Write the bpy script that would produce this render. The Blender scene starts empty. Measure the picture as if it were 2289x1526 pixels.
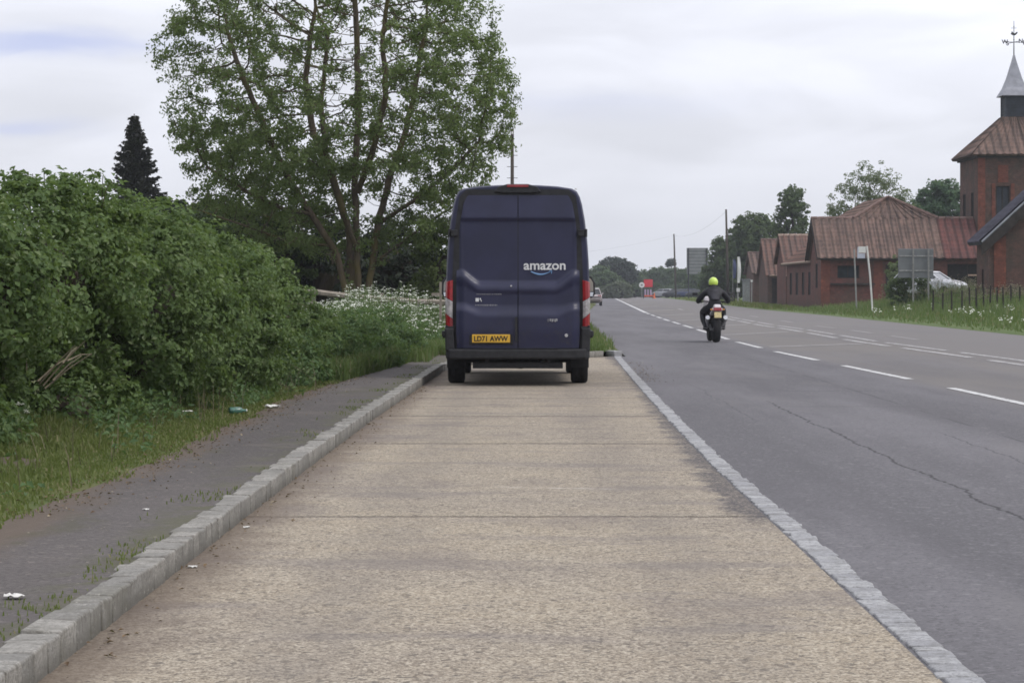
import bpy, bmesh, math, random
import numpy as np
from mathutils import Vector, Matrix, noise as mnoise
random.seed(7); RNG = np.random.default_rng(11)
R = math.radians
SC = bpy.context.scene
COL = SC.collection

# ------------------------------------------------------------------ camera, light, exposure
F, VX, VY, H = 5050.0, 1170.0, 648.0, 1.32          # focal length and vanishing point in photo pixels, eye height
cam = bpy.data.cameras.new('camera'); cam.sensor_width = 36.0; cam.lens = 36.0 * F / 2289.0
cam.shift_x = (1144.5 - VX) / 2289.0; cam.shift_y = (VY - 763.0) / 2289.0
cam.clip_start = 0.2; cam.clip_end = 6000.0
camo = bpy.data.objects.new('camera', cam); COL.objects.link(camo)
camo.location = (0, 0, H); camo.rotation_euler = (R(90), 0, 0); SC.camera = camo

SUN_EL, SUN_AZ = R(52), R(112)                       # azimuth clockwise from the view direction (+Y)
sun = bpy.data.lights.new('sun', 'SUN'); sun.energy = 1.45; sun.angle = R(16); sun.color = (1.0, 0.95, 0.88)
suno = bpy.data.objects.new('sun', sun); COL.objects.link(suno)
sd = Vector((math.sin(SUN_AZ) * math.cos(SUN_EL), math.cos(SUN_AZ) * math.cos(SUN_EL), math.sin(SUN_EL)))
suno.rotation_euler = sd.to_track_quat('Z', 'Y').to_euler(); suno.location = (30, -20, 60)

SC.view_settings.view_transform = 'Standard'; SC.view_settings.look = 'None'
SC.view_settings.exposure = 0.08; SC.view_settings.gamma = 1.0
SC.render.engine = 'CYCLES'
SC.cycles.max_bounces = 6; SC.cycles.diffuse_bounces = 3; SC.cycles.glossy_bounces = 3
SC.cycles.transmission_bounces = 3; SC.cycles.transparent_max_bounces = 8; SC.cycles.volume_bounces = 1
SC.cycles.caustics_reflective = False; SC.cycles.caustics_refractive = False
SC.cycles.filter_width = 1.7
try: SC.cycles.use_denoising = True
except Exception: pass

# ------------------------------------------------------------------ node helpers
class X:
    """a node socket with arithmetic"""
    def __init__(s, nt, sock): s.nt, s.s = nt, sock
    def _m(s, op, *o):
        n = s.nt.nodes.new('ShaderNodeMath'); n.operation = op
        for i, v in enumerate((s,) + o):
            if isinstance(v, X): s.nt.links.new(v.s, n.inputs[i])
            else: n.inputs[i].default_value = v
        return X(s.nt, n.outputs[0])
    def __add__(s, o): return s._m('ADD', o)
    def __radd__(s, o): return s._m('ADD', o)
    def __sub__(s, o): return s._m('SUBTRACT', o)
    def __mul__(s, o): return s._m('MULTIPLY', o)
    __rmul__ = __mul__
    def __truediv__(s, o): return s._m('DIVIDE', o)
    def abs(s): return s._m('ABSOLUTE')
    def max(s, o): return s._m('MAXIMUM', o)
    def min(s, o): return s._m('MINIMUM', o)
    def pow(s, o): return s._m('POWER', o)
    def sin(s): return s._m('SINE')
    def exp(s): return s._m('EXPONENT')
    def lt(s, o): return s._m('LESS_THAN', o)
    def ramp(s, a, b, lo=0.0, hi=1.0, smooth=True):
        n = s.nt.nodes.new('ShaderNodeMapRange'); n.clamp = True
        if smooth: n.interpolation_type = 'SMOOTHSTEP'
        s.nt.links.new(s.s, n.inputs['Value'])
        for k, v in zip(('From Min', 'From Max', 'To Min', 'To Max'), (a, b, lo, hi)): n.inputs[k].default_value = v
        return X(s.nt, n.outputs['Result'])

class NT:
    def __init__(s, tree): s.t = tree; s.t.nodes.clear()
    def node(s, typ, **kw):
        n = s.t.nodes.new(typ)
        for k, v in kw.items(): setattr(n, k, v)
        return n
    def link(s, a, b): s.t.links.new(a.s if isinstance(a, X) else a, b)
    def pos(s):
        g = s.node('ShaderNodeNewGeometry'); return g.outputs['Position']
    def obj(s):
        g = s.node('ShaderNodeTexCoord'); return g.outputs['Object']
    def sep(s, v):
        n = s.node('ShaderNodeSeparateXYZ'); s.link(v, n.inputs[0]); return [X(s.t, o) for o in n.outputs]
    def comb(s, x, y, z):
        n = s.node('ShaderNodeCombineXYZ')
        for i, v in enumerate((x, y, z)):
            if isinstance(v, X): s.link(v, n.inputs[i])
            else: n.inputs[i].default_value = v
        return n.outputs[0]
    def noise(s, vec, scale, detail=2.0, rough=0.5, dist=0.0):
        n = s.node('ShaderNodeTexNoise'); s.link(vec, n.inputs['Vector'])
        n.inputs['Scale'].default_value = scale; n.inputs['Detail'].default_value = detail
        n.inputs['Roughness'].default_value = rough; n.inputs['Distortion'].default_value = dist
        return X(s.t, n.outputs[0])
    def voro(s, vec, scale, feature='F1'):
        n = s.node('ShaderNodeTexVoronoi', feature=feature); s.link(vec, n.inputs['Vector']); n.inputs['Scale'].default_value = scale
        return n
    def scale(s, vec, v):
        n = s.node('ShaderNodeVectorMath', operation='MULTIPLY'); s.link(vec, n.inputs[0]); n.inputs[1].default_value = v
        return n.outputs[0]
    def col(s, c):
        n = s.node('ShaderNodeRGB'); n.outputs[0].default_value = (*c, 1); return n.outputs[0]
    def mix(s, f, a, b, mode='MIX'):
        n = s.node('ShaderNodeMix', data_type='RGBA', blend_type=mode)
        n.clamp_factor = True
        for v, i in ((f, 0), (a, 6), (b, 7)):
            if isinstance(v, X): s.link(v, n.inputs[i])
            elif isinstance(v, (int, float)): n.inputs[i].default_value = v
            elif isinstance(v, tuple): n.inputs[i].default_value = (*v, 1)
            else: s.link(v, n.inputs[i])
        return n.outputs[2]
    def bump(s, h, strength=0.3, dist=0.01):
        n = s.node('ShaderNodeBump'); n.inputs['Strength'].default_value = strength; n.inputs['Distance'].default_value = dist
        s.link(h, n.inputs['Height']); return n.outputs[0]

def new_mat(name):
    m = bpy.data.materials.new(name); m.use_nodes = True
    return m, NT(m.node_tree)
def finish(nt, color, rough=0.8, spec=0.3, metal=0.0, bump=None, coat=0.0, emit=None, trans=0.0):
    p = nt.node('ShaderNodeBsdfPrincipled'); o = nt.node('ShaderNodeOutputMaterial')
    if isinstance(color, tuple): p.inputs['Base Color'].default_value = (*color, 1)
    else: nt.link(color, p.inputs['Base Color'])
    if isinstance(rough, X): nt.link(rough, p.inputs['Roughness'])
    else: p.inputs['Roughness'].default_value = rough
    p.inputs['Specular IOR Level'].default_value = spec; p.inputs['Metallic'].default_value = metal
    p.inputs['Coat Weight'].default_value = coat; p.inputs['Coat Roughness'].default_value = 0.12
    p.inputs['Transmission Weight'].default_value = trans
    if bump is not None: nt.link(bump, p.inputs['Normal'])
    nt.link(p.outputs[0], o.inputs[0]); return p
def simple(name, c, rough=0.6, spec=0.4, metal=0.0, var=0.18, scale=6.0, coat=0.0, bump=0.0, trans=0.0):
    """a base colour broken up by noise in the object's own space"""
    m, nt = new_mat(name); v = nt.obj()
    n = nt.noise(v, scale, 4, 0.6)
    c2 = tuple(x * (1 - var) for x in c); c1 = tuple(min(1, x * (1 + var)) for x in c)
    b = nt.bump(nt.noise(v, scale * 6, 3), bump, 0.01) if bump else None
    finish(nt, nt.mix(n.ramp(0.3, 0.7), c2, c1), rough, spec, metal, b, coat, trans=trans); return m

# ------------------------------------------------------------------ sky
w = bpy.data.worlds.new('World'); SC.world = w; w.use_nodes = True
nt = NT(w.node_tree)
sky = nt.node('ShaderNodeTexSky', sky_type='NISHITA'); sky.sun_disc = False
sky.sun_elevation = SUN_EL; sky.sun_rotation = SUN_AZ; sky.air_density = 1.0; sky.dust_density = 2.0
tc = nt.node('ShaderNodeTexCoord'); d = tc.outputs['Generated']
dx, dy, dz = nt.sep(d)
n1 = nt.noise(nt.scale(d, (5, 5, 17)), 1.7, 5, 0.45, 0.5)
n2 = nt.noise(nt.scale(d, (14, 14, 60)), 1.5, 4, 0.5, 0.4)
lum = dz.ramp(0.0, 0.13, 0.71, 0.92, False) + dz.ramp(0.13, 0.7, 0.0, 0.24) + (n1.ramp(0.32, 0.68) - 0.5) * 0.15 * dz.ramp(0.01, 0.09, 0.3, 1.0) + (n2 - 0.5) * 0.06
lum = lum + dx.ramp(0.02, 0.26) * dz.ramp(0.055, 0.125) * 0.14
cc = nt.node('ShaderNodeVectorMath', operation='SCALE'); cc.inputs[0].default_value = (9.65, 9.85, 10.8)
nt.link(lum, cc.inputs['Scale'])
# two thin breaks of blue to the left
def streak(u, v, su, sv):
    a = (dx / dy.max(0.05) - u) / su; b = (dz / dy.max(0.05) - v + (n2 - 0.5) * 0.012) / sv
    return ((a * a + b * b) * -1.0).exp() * dy.ramp(0.1, 0.5)
blue = (streak(-0.212, 0.1085, 0.055, 0.0052) * 0.85 + streak(-0.225, 0.0715, 0.03, 0.003) * 0.5 + streak(0.03, 0.082, 0.06, 0.006) * 0.22).min(1.0)
col = nt.mix(blue, cc.outputs[0], (5.4, 6.0, 8.6))
col = nt.mix(0.06, col, sky.outputs[0])
bg = nt.node('ShaderNodeBackground'); bg.inputs['Strength'].default_value = 0.1
nt.link(col, bg.inputs['Color']); wo = nt.node('ShaderNodeOutputWorld'); nt.link(bg.outputs[0], wo.inputs[0])

# ------------------------------------------------------------------ object helpers
def tag(o, label=None, cat=None, group=None, kind=None):
    for k, v in (('label', label), ('category', cat), ('group', group), ('kind', kind)):
        if v: o[k] = v
    return o
def empty(name, loc=(0, 0, 0), rz=0.0):
    o = bpy.data.objects.new(name, None); COL.objects.link(o); o.location = loc; o.rotation_euler = (0, 0, rz)
    o.empty_display_size = 0.2; return o
def thing(name, label, cat, loc=(0, 0, 0), rz=0.0, group=None): return tag(empty(name, loc, rz), label, cat, group)

class MB:
    def __init__(s): s.v, s.f, s.m = [], [], []
    def add(s, verts, faces, mi=0, T=None):
        b = len(s.v)
        if T is not None: verts = [T @ Vector(p) for p in verts]
        s.v += [tuple(p) for p in verts]; s.f += [tuple(b + i for i in f) for f in faces]; s.m += [mi] * len(faces); return s
    def box(s, c, size, rot=None, mi=0, taper=1.0):
        x, y, z = (k / 2 for k in size); t = taper
        vs = [(-x, -y, -z), (x, -y, -z), (x, y, -z), (-x, y, -z), (-x * t, -y * t, z), (x * t, -y * t, z), (x * t, y * t, z), (-x * t, y * t, z)]
        T = Matrix.Translation(c) @ (rot.to_4x4() if rot is not None else Matrix.Identity(4))
        return s.add(vs, [(3, 2, 1, 0), (4, 5, 6, 7), (0, 1, 5, 4), (1, 2, 6, 5), (2, 3, 7, 6), (3, 0, 4, 7)], mi, T)
    def tube(s, pts, rad, n=6, mi=0, cap=True):
        pts = [Vector(p) for p in pts]; k = len(pts)
        rad = [rad] * k if isinstance(rad, (int, float)) else rad
        vs, fs = [], []; ref = None
        for i, p in enumerate(pts):
            t = (pts[min(i + 1, k - 1)] - pts[max(i - 1, 0)])
            t = t.normalized() if t.length > 1e-9 else Vector((0, 0, 1))
            if ref is None: ref = t.orthogonal().normalized()
            ref = ref - t * ref.dot(t)
            ref = ref.normalized() if ref.length > 1e-6 else t.orthogonal().normalized()
            b = t.cross(ref)
            for j in range(n):
                a = 2 * math.pi * j / n; vs.append(p + (ref * math.cos(a) + b * math.sin(a)) * rad[i])
        for i in range(k - 1):
            for j in range(n):
                q = (j + 1) % n; fs.append((i * n + j, i * n + q, (i + 1) * n + q, (i + 1) * n + j))
        if cap: fs += [tuple(range(n - 1, -1, -1)), tuple(range((k - 1) * n, k * n))]
        return s.add(vs, fs, mi)
    def lathe(s, prof, c=(0, 0, 0), axis='Z', n=24, mi=0):
        """profile of (radius, height) turned about an axis"""
        A = {'Z': Matrix.Identity(3), 'X': Matrix(((0, 0, 1), (1, 0, 0), (0, 1, 0))), 'Y': Matrix(((1, 0, 0), (0, 0, 1), (0, -1, 0)))}[axis]
        vs, fs = [], []
        for r, h in prof:
            for j in range(n):
                a = 2 * math.pi * j / n; vs.append(Vector(c) + A @ Vector((r * math.cos(a), r * math.sin(a), h)))
        for i in range(len(prof) - 1):
            for j in range(n):
                q = (j + 1) % n; fs.append((i * n + j, i * n + q, (i + 1) * n + q, (i + 1) * n + j))
        if prof[0][0] > 1e-4: fs.append(tuple(range(n - 1, -1, -1)))
        if prof[-1][0] > 1e-4: fs.append(tuple(range((len(prof) - 1) * n, len(prof) * n)))
        return s.add(vs, fs, mi)
    def prism(s, outline, y0, y1, mi=0, plane='XZ'):
        """closed outline in a plane, pushed along the third axis"""
        k = len(outline)
        P = {'XZ': lambda a, b, c: (a, c, b), 'YZ': lambda a, b, c: (c, a, b), 'XY': lambda a, b, c: (a, b, c)}[plane]
        vs = [P(a, b, y0) for a, b in outline] + [P(a, b, y1) for a, b in outline]
        fs = [tuple(range(k)), tuple(range(2 * k - 1, k - 1, -1))] + [(i, k + i, k + (i + 1) % k, (i + 1) % k) for i in range(k)]
        return s.add(vs, fs, mi)
    def grid(s, nu, nv, fn, mi=0):
        vs = [fn(i / nu, j / nv) for j in range(nv + 1) for i in range(nu + 1)]
        fs = [(j * (nu + 1) + i, j * (nu + 1) + i + 1, (j + 1) * (nu + 1) + i + 1, (j + 1) * (nu + 1) + i) for j in range(nv) for i in range(nu)]
        return s.add(vs, fs, mi)
    def build(s, name, mats, parent=None, smooth=False, bevel=0.0, fix=True, loc=None):
        me = bpy.data.meshes.new(name); me.from_pydata(s.v, [], s.f)
        mats = mats if isinstance(mats, (list, tuple)) else [mats]
        for m in mats: me.materials.append(m)
        if len(mats) > 1: me.polygons.foreach_set('material_index', s.m)
        if fix:
            bm = bmesh.new(); bm.from_mesh(me); bmesh.ops.recalc_face_normals(bm, faces=bm.faces); bm.to_mesh(me); bm.free()
        if smooth: me.polygons.foreach_set('use_smooth', [True] * len(me.polygons))
        me.update()
        o = bpy.data.objects.new(name, me); COL.objects.link(o)
        if smooth == 'auto' or bevel:
            pass
        if bevel:
            b = o.modifiers.new('edge', 'BEVEL'); b.width = bevel; b.segments = 2; b.limit_method = 'ANGLE'; b.angle_limit = R(35)
        if parent: o.parent = parent
        if loc: o.location = loc
        return o

def np_mesh(name, verts, faces, mat, parent=None, smooth=False, nside=3):
    """large mesh straight from arrays"""
    me = bpy.data.meshes.new(name); nv, nf = len(verts), len(faces)
    me.vertices.add(nv); me.vertices.foreach_set('co', np.ascontiguousarray(verts, dtype=np.float32).ravel())
    me.loops.add(nf * nside); me.loops.foreach_set('vertex_index', np.ascontiguousarray(faces, dtype=np.int32).ravel())
    me.polygons.add(nf); me.polygons.foreach_set('loop_start', np.arange(nf, dtype=np.int32) * nside)
    try: me.polygons.foreach_set('loop_total', np.full(nf, nside, dtype=np.int32))
    except Exception: pass
    if smooth: me.polygons.foreach_set('use_smooth', np.ones(nf, dtype=bool))
    me.materials.append(mat); me.update(calc_edges=True); me.validate()
    o = bpy.data.objects.new(name, me); COL.objects.link(o)
    if parent: o.parent = parent
    return o
def unit(a): return a / np.maximum(np.linalg.norm(a, axis=-1, keepdims=True), 1e-9)
def rnd_dirs(n): return unit(RNG.normal(size=(n, 3)))
def leaves(name, c, nrm, size, mat, parent=None, aspect=0.62, fold=0.18, dirs=None):
    """one folded four-cornered leaf at every centre, lying across its normal"""
    n = len(c); nrm = unit(nrm)
    d = rnd_dirs(n) if dirs is None else dirs
    d = unit(d - nrm * (d * nrm).sum(1, keepdims=True)); s = np.cross(nrm, d)
    size = np.broadcast_to(np.asarray(size, float), (n,))[:, None]
    w_ = aspect / 2
    v = np.empty((n, 4, 3))
    v[:, 0] = c - d * size * 0.5
    v[:, 1] = c + size * (-s * w_ + d * -0.02 + nrm * fold)
    v[:, 2] = c + size * (d * 0.5 - nrm * 0.08)
    v[:, 3] = c + size * (s * w_ + d * -0.02 + nrm * fold)
    b = (np.arange(n) * 4)[:, None]
    f = np.concatenate([b + [0, 3, 2], b + [0, 2, 1]], axis=1).reshape(-1, 3)
    return np_mesh(name, v.reshape(-1, 3), f, mat, parent)
def blades(name, base, height, width, mat, parent=None, lean=0.35):
    """a grass blade: two quads and a tip, bent over"""
    n = len(base); a = RNG.uniform(0, 2 * np.pi, n); ld = np.stack([np.cos(a), np.sin(a), np.zeros(n)], 1)
    a2 = a + np.pi / 2 + RNG.normal(0, 0.6, n); wd = np.stack([np.cos(a2), np.sin(a2), np.zeros(n)], 1)
    h = np.broadcast_to(height, (n,))[:, None]; wv = np.broadcast_to(width, (n,))[:, None]
    L = (np.abs(RNG.normal(0, 1, n)) * lean)[:, None]
    up = np.array([0, 0, 1.0])
    v = np.empty((n, 5, 3))
    v[:, 0] = base - wd * wv * .5; v[:, 1] = base + wd * wv * .5
    mid = base + up * h * .6 + ld * h * L * .35
    v[:, 2] = mid + wd * wv * .38; v[:, 3] = mid - wd * wv * .38
    v[:, 4] = base + up * h * (1 - .25 * np.minimum(L, 1.5)) + ld * h * L
    b = (np.arange(n) * 5)[:, None]
    f = np.concatenate([b + [0, 1, 2], b + [0, 2, 3], b + [3, 2, 4]], 1).reshape(-1, 3)
    return np_mesh(name, v.reshape(-1, 3), f, mat, parent)

def G(px, py, z=0.0):
    Y = F * (H - z) / (py - VY); return Vector(((px - VX) * Y / F, Y, z))
def W(px, py, Y): return Vector(((px - VX) * Y / F, Y, H + (VY - py) * Y / F))
def IP(tab):
    xs, ys = zip(*tab)
    return lambda y: float(np.interp(y, xs, ys))
# ------------------------------------------------------------------ lines of the road (metres from the camera's line, by distance)
Sx = IP([(-4, 1.485), (17, 1.485), (22.4, 1.53), (28, 1.60), (34.7, 1.69), (45, 1.86), (65, 2.05), (100, 2.6), (128, 3.4), (200, 6.2), (300, 9.6), (392, 13.0), (470, 15), (900, 20)])
Lx = lambda y: Sx(y) + 0.07
Kx = IP([(-4, -1.64), (8.7, -1.63), (17.1, -1.59), (22.8, -1.53), (28.6, -1.43), (36.4, -1.31), (39, -1.1), (41.5, -0.45), (43.3, 0.6), (44.6, 1.72), (45, 1.8)])
Cx = IP([(-4, 5.95), (26, 5.80), (33, 5.72), (48, 5.40), (58, 5.42), (70, 5.69), (100, 6.3), (128, 7.0), (208, 9.6), (300, 12.6), (392, 15.6), (470, 18), (900, 26)])
Ax = IP([(-4, 9.2), (44, 8.74), (58, 8.52), (76, 8.87), (84, 8.85), (102, 9.3), (150, 10.6), (208, 12.2), (300, 14.3), (392, 16.0), (470, 18.1), (900, 26.1)])
Rx = IP([(-4, 14.6), (65, 14.45), (117, 15.7), (151, 16.0), (221, 18.2), (333, 21.9), (392, 23.8), (470, 26), (900, 34)])
Px = IP([(-4, -2.85), (11.7, -2.74), (15.7, -2.62), (19.4, -2.66), (25.5, -2.66), (30.5, -2.5), (36.9, -2.08), (44, -1.7), (50, -1.4)])
def sst(x, a, b):
    t = min(1, max(0, (x - a) / (b - a))); return t * t * (3 - 2 * t)
def bank(x, y):
    """the right-hand verge: a kerb's height above the road, then a low rise up to the farmyard"""
    e = x - Rx(y)
    return 0.06 * sst(e, 0.0, 0.4) + 0.42 * sst(e, 2.0, 7.5) * sst(y, 148, 128) + 0.45 * sst(e, 5.6, 7.4) * sst(y, 115, 121) * sst(y, 140, 131)
def stations(a, b, near=0.5):
    ys, y = [], a
    while y < b: ys.append(y); y += max(near, y * 0.035)
    ys.append(b); return ys

# ---- surfaces
def lined_ground(name, c1, c2, c3, fine, rough=0.9):
    m, nt = new_mat(name); p = nt.pos()
    a = nt.noise(p, 0.8, 4, 0.6); b = nt.noise(p, fine, 3, 0.7)
    c = nt.mix(a.ramp(0.35, 0.65), c1, c2); c = nt.mix(b.ramp(0.45, 0.75) * 0.6, c, c3)
    finish(nt, c, rough, 0.15, bump=nt.bump(b, 0.5, 0.02)); return m
M_SOIL = lined_ground('grass_soil', (.070, .095, .030), (.105, .110, .042), (.14, .12, .06), 30)
M_FIELD = lined_ground('field_grass', (.070, .110, .032), (.095, .128, .044), (.12, .12, .05), 8)

# pale exposed-aggregate concrete of the layby, with joints, sediment along the kerb and tar-stained edges
m, nt = new_mat('layby_concrete'); M_LAYBY = m
p = nt.pos(); x, y, z = nt.sep(p)
big = nt.noise(p, 0.45, 4, 0.55); mid = nt.noise(p, 2.2, 4, 0.6); str_ = nt.noise(nt.scale(p, (0.7, 5, 1)), 1.3, 4, 0.6)
fine = nt.noise(p, 45, 3, 0.8)
def peb(s):
    v = nt.voro(p, s); sp = nt.node('ShaderNodeSeparateColor'); nt.link(v.outputs['Color'], sp.inputs[0]); return X(nt.t, sp.outputs[0]), X(nt.t, v.outputs['Distance'])
pa, da = peb(68); pb, db = peb(125); pc, dc_ = peb(38)
c = nt.mix(big.ramp(0.38, 0.62), (.330, .278, .206), (.272, .232, .184))
c = nt.mix(mid.ramp(0.40, 0.68) * 0.6, c, (.335, .290, .225))
# stones of the aggregate, each its own tone
c = nt.mix(pa.ramp(0.58, 0.95) * 0.58, c, (.115, .094, .072)); c = nt.mix(pa.ramp(0.35, 0.02) * 0.60, c, (.50, .445, .355))
c = nt.mix(pb.ramp(0.62, 0.95) * 0.70, c, (.085, .070, .058)); c = nt.mix(pb.ramp(0.28, 0.02) * 0.60, c, (.48, .43, .35))
c = nt.mix(pc.ramp(0.90, 0.97) * 0.6, c, (.085, .075, .066))
c = nt.mix(str_.ramp(0.50, 0.70) * 0.55 * y.ramp(15, 22), c, (.150, .125, .115))
c = nt.mix((nt.noise(nt.scale(p, (0.5, 1.6, 1)), 0.9, 4, 0.65).ramp(0.50, 0.66)) * 0.45, c, (.165, .145, .138))
wob = (nt.noise(nt.scale(p, (1, 0.05, 1)), 2.2, 4, 0.7) - 0.5) * 0.10 + (nt.noise(p, 14, 3) - 0.5) * 0.03
jw = nt.noise(p, 9, 3)
for jy, wd, st, w2 in ((13.15, 0.024, 1.0, 0.35), (19.4, 0.045, 0.75, 2.2), (23.6, 0.045, 0.85, 2.0), (25.6, .03, .5, 2.0), (27.5, .045, .7, 1.0), (7.1, 0.012, 0.85, 0.4)):
    j = (y - jy + wob * w2).abs().ramp(wd * 1.6, wd * 0.5)
    c = nt.mix(j * st * jw.ramp(0.25, 0.55, 0.6, 1.0), c, (.042, .033, .028))
# tracks of tyres, a pale scrape, dark drips
for tx in (-0.78, 0.72):
    c = nt.mix((x - tx + (big - 0.5) * 0.6).abs().ramp(0.34, 0.06) * mid.ramp(0.3, 0.6) * 0.32, c, (.150, .132, .118))
sc = (y - 15.05 + (x - 0.2) * 0.22 + wob * 1.4).abs().ramp(0.035, 0.006) * x.ramp(-0.25, 0.0) * x.ramp(0.75, 0.45) * jw.ramp(0.3, 0.6)
c = nt.mix(sc * 0.8, c, (.46, .43, .39))
# brown grit swept against the kerb; dark worn edge beside the setts
kx = y.ramp(15, 36, -1.60, -1.33, False)
c = nt.mix((x - kx + (mid - 0.5) * 0.5 + (fine - 0.5) * 0.15).ramp(0.42, 0.02) * 0.70, c, (.120, .092, .072))
edge = (x - y.ramp(16, 36, 1.20, 1.56, False) + (nt.noise(p, 2.6, 5, 0.75) - 0.5) * 0.75)
c = nt.mix(edge.ramp(-0.02, 0.12) * y.ramp(12.4, 13.3) * pa.ramp(0.1, 0.6, 0.45, 0.98), c, (.085, .078, .080))
oil = nt.noise(nt.scale(p, (1.0, 0.55, 1)), 1.1, 3, 0.5)
c = nt.mix(oil.ramp(0.55, 0.72) * 0.42, c, (.150, .128, .120))
dr = nt.voro(p, 2.6); c = nt.mix(X(nt.t, dr.outputs['Distance']).ramp(0.085, 0.045) * nt.noise(p, 0.7, 2).ramp(0.48, 0.6) * 0.75, c, (.055, .050, .048))
fine2 = pb
finish(nt, c, 0.92, 0.2, bump=nt.bump(fine + fine2 * 0.5, 0.55, 0.006))

# asphalt, with the wheel tracks, the right-turn lane's paler surface and long cracks
def asphalt(name, base, chips, extra=None):
    m, nt = new_mat(name); p = nt.pos(); x, y, z = nt.sep(p)
    big = nt.noise(nt.scale(p, (1, 0.12, 1)), 0.6, 4, 0.55); mid = nt.noise(p, 1.4, 4, 0.6)
    fine = nt.noise(p, 70, 3, 0.8); fine2 = nt.noise(p, 170, 2, 0.7)
    b2 = tuple(v * 0.80 for v in base); b3 = tuple(v * 1.16 for v in base)
    c = nt.mix(big.ramp(0.35, 0.65), b2, b3)
    c = nt.mix(mid.ramp(0.4, 0.75) * 0.4, c, tuple(v * 0.85 for v in base))
    c = nt.mix(fine.ramp(0.55, 0.75) * 0.55, c, tuple(v * 0.55 for v in base))
    c = nt.mix(fine2.ramp(0.60, 0.76) * 0.55, c, chips)
    vo = nt.voro(p, 65); sp = nt.node('ShaderNodeSeparateColor'); nt.link(vo.outputs['Color'], sp.inputs[0]); q = X(nt.t, sp.outputs[0]); q2 = X(nt.t, sp.outputs[1])
    c = nt.mix(q.ramp(0.70, 0.98) * 0.50, c, tuple(v * 0.45 for v in base)); c = nt.mix(q.ramp(0.22, 0.0) * 0.40, c, tuple(v * 1.8 for v in base))
    vo2 = nt.voro(p, 30); sp2 = nt.node('ShaderNodeSeparateColor'); nt.link(vo2.outputs['Color'], sp2.inputs[0]); q3 = X(nt.t, sp2.outputs[0])
    c = nt.mix(q3.ramp(0.95, 0.99) * 0.28, c, chips)
    if extra: c = extra(nt, p, x, y, c, fine, mid)
    finish(nt, c, 0.86, 0.25, bump=nt.bump(fine + fine2 * 0.6, 0.5, 0.006)); return m
def road_extra(nt, p, x, y, c, fine, mid):
    pale = nt.noise(nt.scale(p, (1, 0.25, 1)), 0.35, 4, 0.6)
    c = nt.mix(nt.noise(nt.scale(p, (1.0, 0.10, 1)), 1.1, 4, 0.65).ramp(0.46, 0.64) * 0.35, c, (.085, .080, .086))
    c = nt.mix(nt.noise(nt.scale(p, (0.8, 0.16, 1)), 0.55, 5, 0.7).ramp(0.52, 0.66) * 0.45, c, (.158, .150, .150))
    # a long seam between two laid strips, a squarish patch
    c = nt.mix((x - 4.35 + (mid - 0.5) * 0.05).abs().ramp(0.03, 0.008) * nt.noise(p, 0.5, 3).ramp(0.45, 0.6) * 0.5, c, (.04, .038, .04))
    lane = x - y.ramp(60, 128, 0.0, 1.6, False) - y.ramp(128, 392, 0.0, 8.6, False)
    c = nt.mix(lane.ramp(5.3, 6.0) * pale.ramp(0.3, 0.6, 0.35, 0.9), c, (.152, .140, .130))
    c = nt.mix(lane.ramp(8.6, 9.3) * 0.6, c, (.150, .140, .138))
    wob = (nt.noise(nt.scale(p, (0.0, 1, 0)), 0.55, 5, 0.7) - 0.5) * 0.34 + (nt.noise(p, 3.5, 4, 0.7) - 0.5) * 0.09 + (nt.noise(p, 16, 3, 0.7) - 0.5) * 0.03
    for cx, y0, y1, wd, st in ((2.88, 6.0, 27.5, 0.011, 0.80), (3.85, 15.5, 21.5, 0.009, 0.55), (2.35, 22, 32, 0.008, 0.35)):
        k = (x - cx + wob).abs().ramp(wd * 1.7, wd * 0.4) * y.ramp(y0, y0 + 1.2) * y.ramp(y1, y1 - 1.5)
        c = nt.mix(k * st * fine.ramp(0.25, 0.5, 0.5, 1.0), c, (.022, .020, .022))
    for cy, x0, x1 in ((25.6, 2.9, 4.6), (29.5, 3.3, 5.0)):
        k = (y - cy + wob * 0.8).abs().ramp(0.06, 0.015) * x.ramp(x0, x0 + .3) * x.ramp(x1, x1 - .4)
        c = nt.mix(k * 0.45, c, (.03, .028, .03))
    # grit and leaf dust gathered along the setts
    grit = (x - 1.62 - y.ramp(17, 45, 0, 0.36, False)).ramp(0.5, 0.0) * nt.noise(p, 4, 4, 0.7).ramp(0.56, 0.72) * y.ramp(30, 38)
    return nt.mix(grit * 0.6, c, (.06, .045, .035))
M_ROAD = asphalt('road_asphalt', (.122, .117, .124), (.30, .29, .29), road_extra)
def path_extra(nt, p, x, y, c, fine, mid):
    moss = nt.noise(p, 3.0, 5, 0.7)
    kx = y.ramp(15, 36, -1.78, -1.50, False)
    near_k = (kx - x + (moss - 0.5) * 0.5).ramp(0.36, 0.0)
    c = nt.mix(near_k * moss.ramp(0.42, 0.6) * 0.8, c, (.085, .085, .045))
    edge = (x + 2.62 + (mid - 0.5) * 0.6).ramp(0.32, 0.0)
    c = nt.mix(edge * 0.75, c, (.105, .078, .056))
    c = nt.mix(nt.noise(nt.scale(p, (1, .4, 1)), 1.8, 5, 0.7).ramp(0.54, 0.66) * 0.55, c, (.070, .066, .040)); c = nt.mix(nt.noise(p, 1.1, 4, 0.65).ramp(0.55, 0.68) * 0.5, c, (.125, .108, .095))
    return nt.mix(nt.noise(p, 30, 2).ramp(0.70, 0.76) * 0.8, c, (.32, .28, .22))
M_PATH = asphalt('path_asphalt', (.088, .078, .074), (.26, .23, .20), path_extra)

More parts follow.
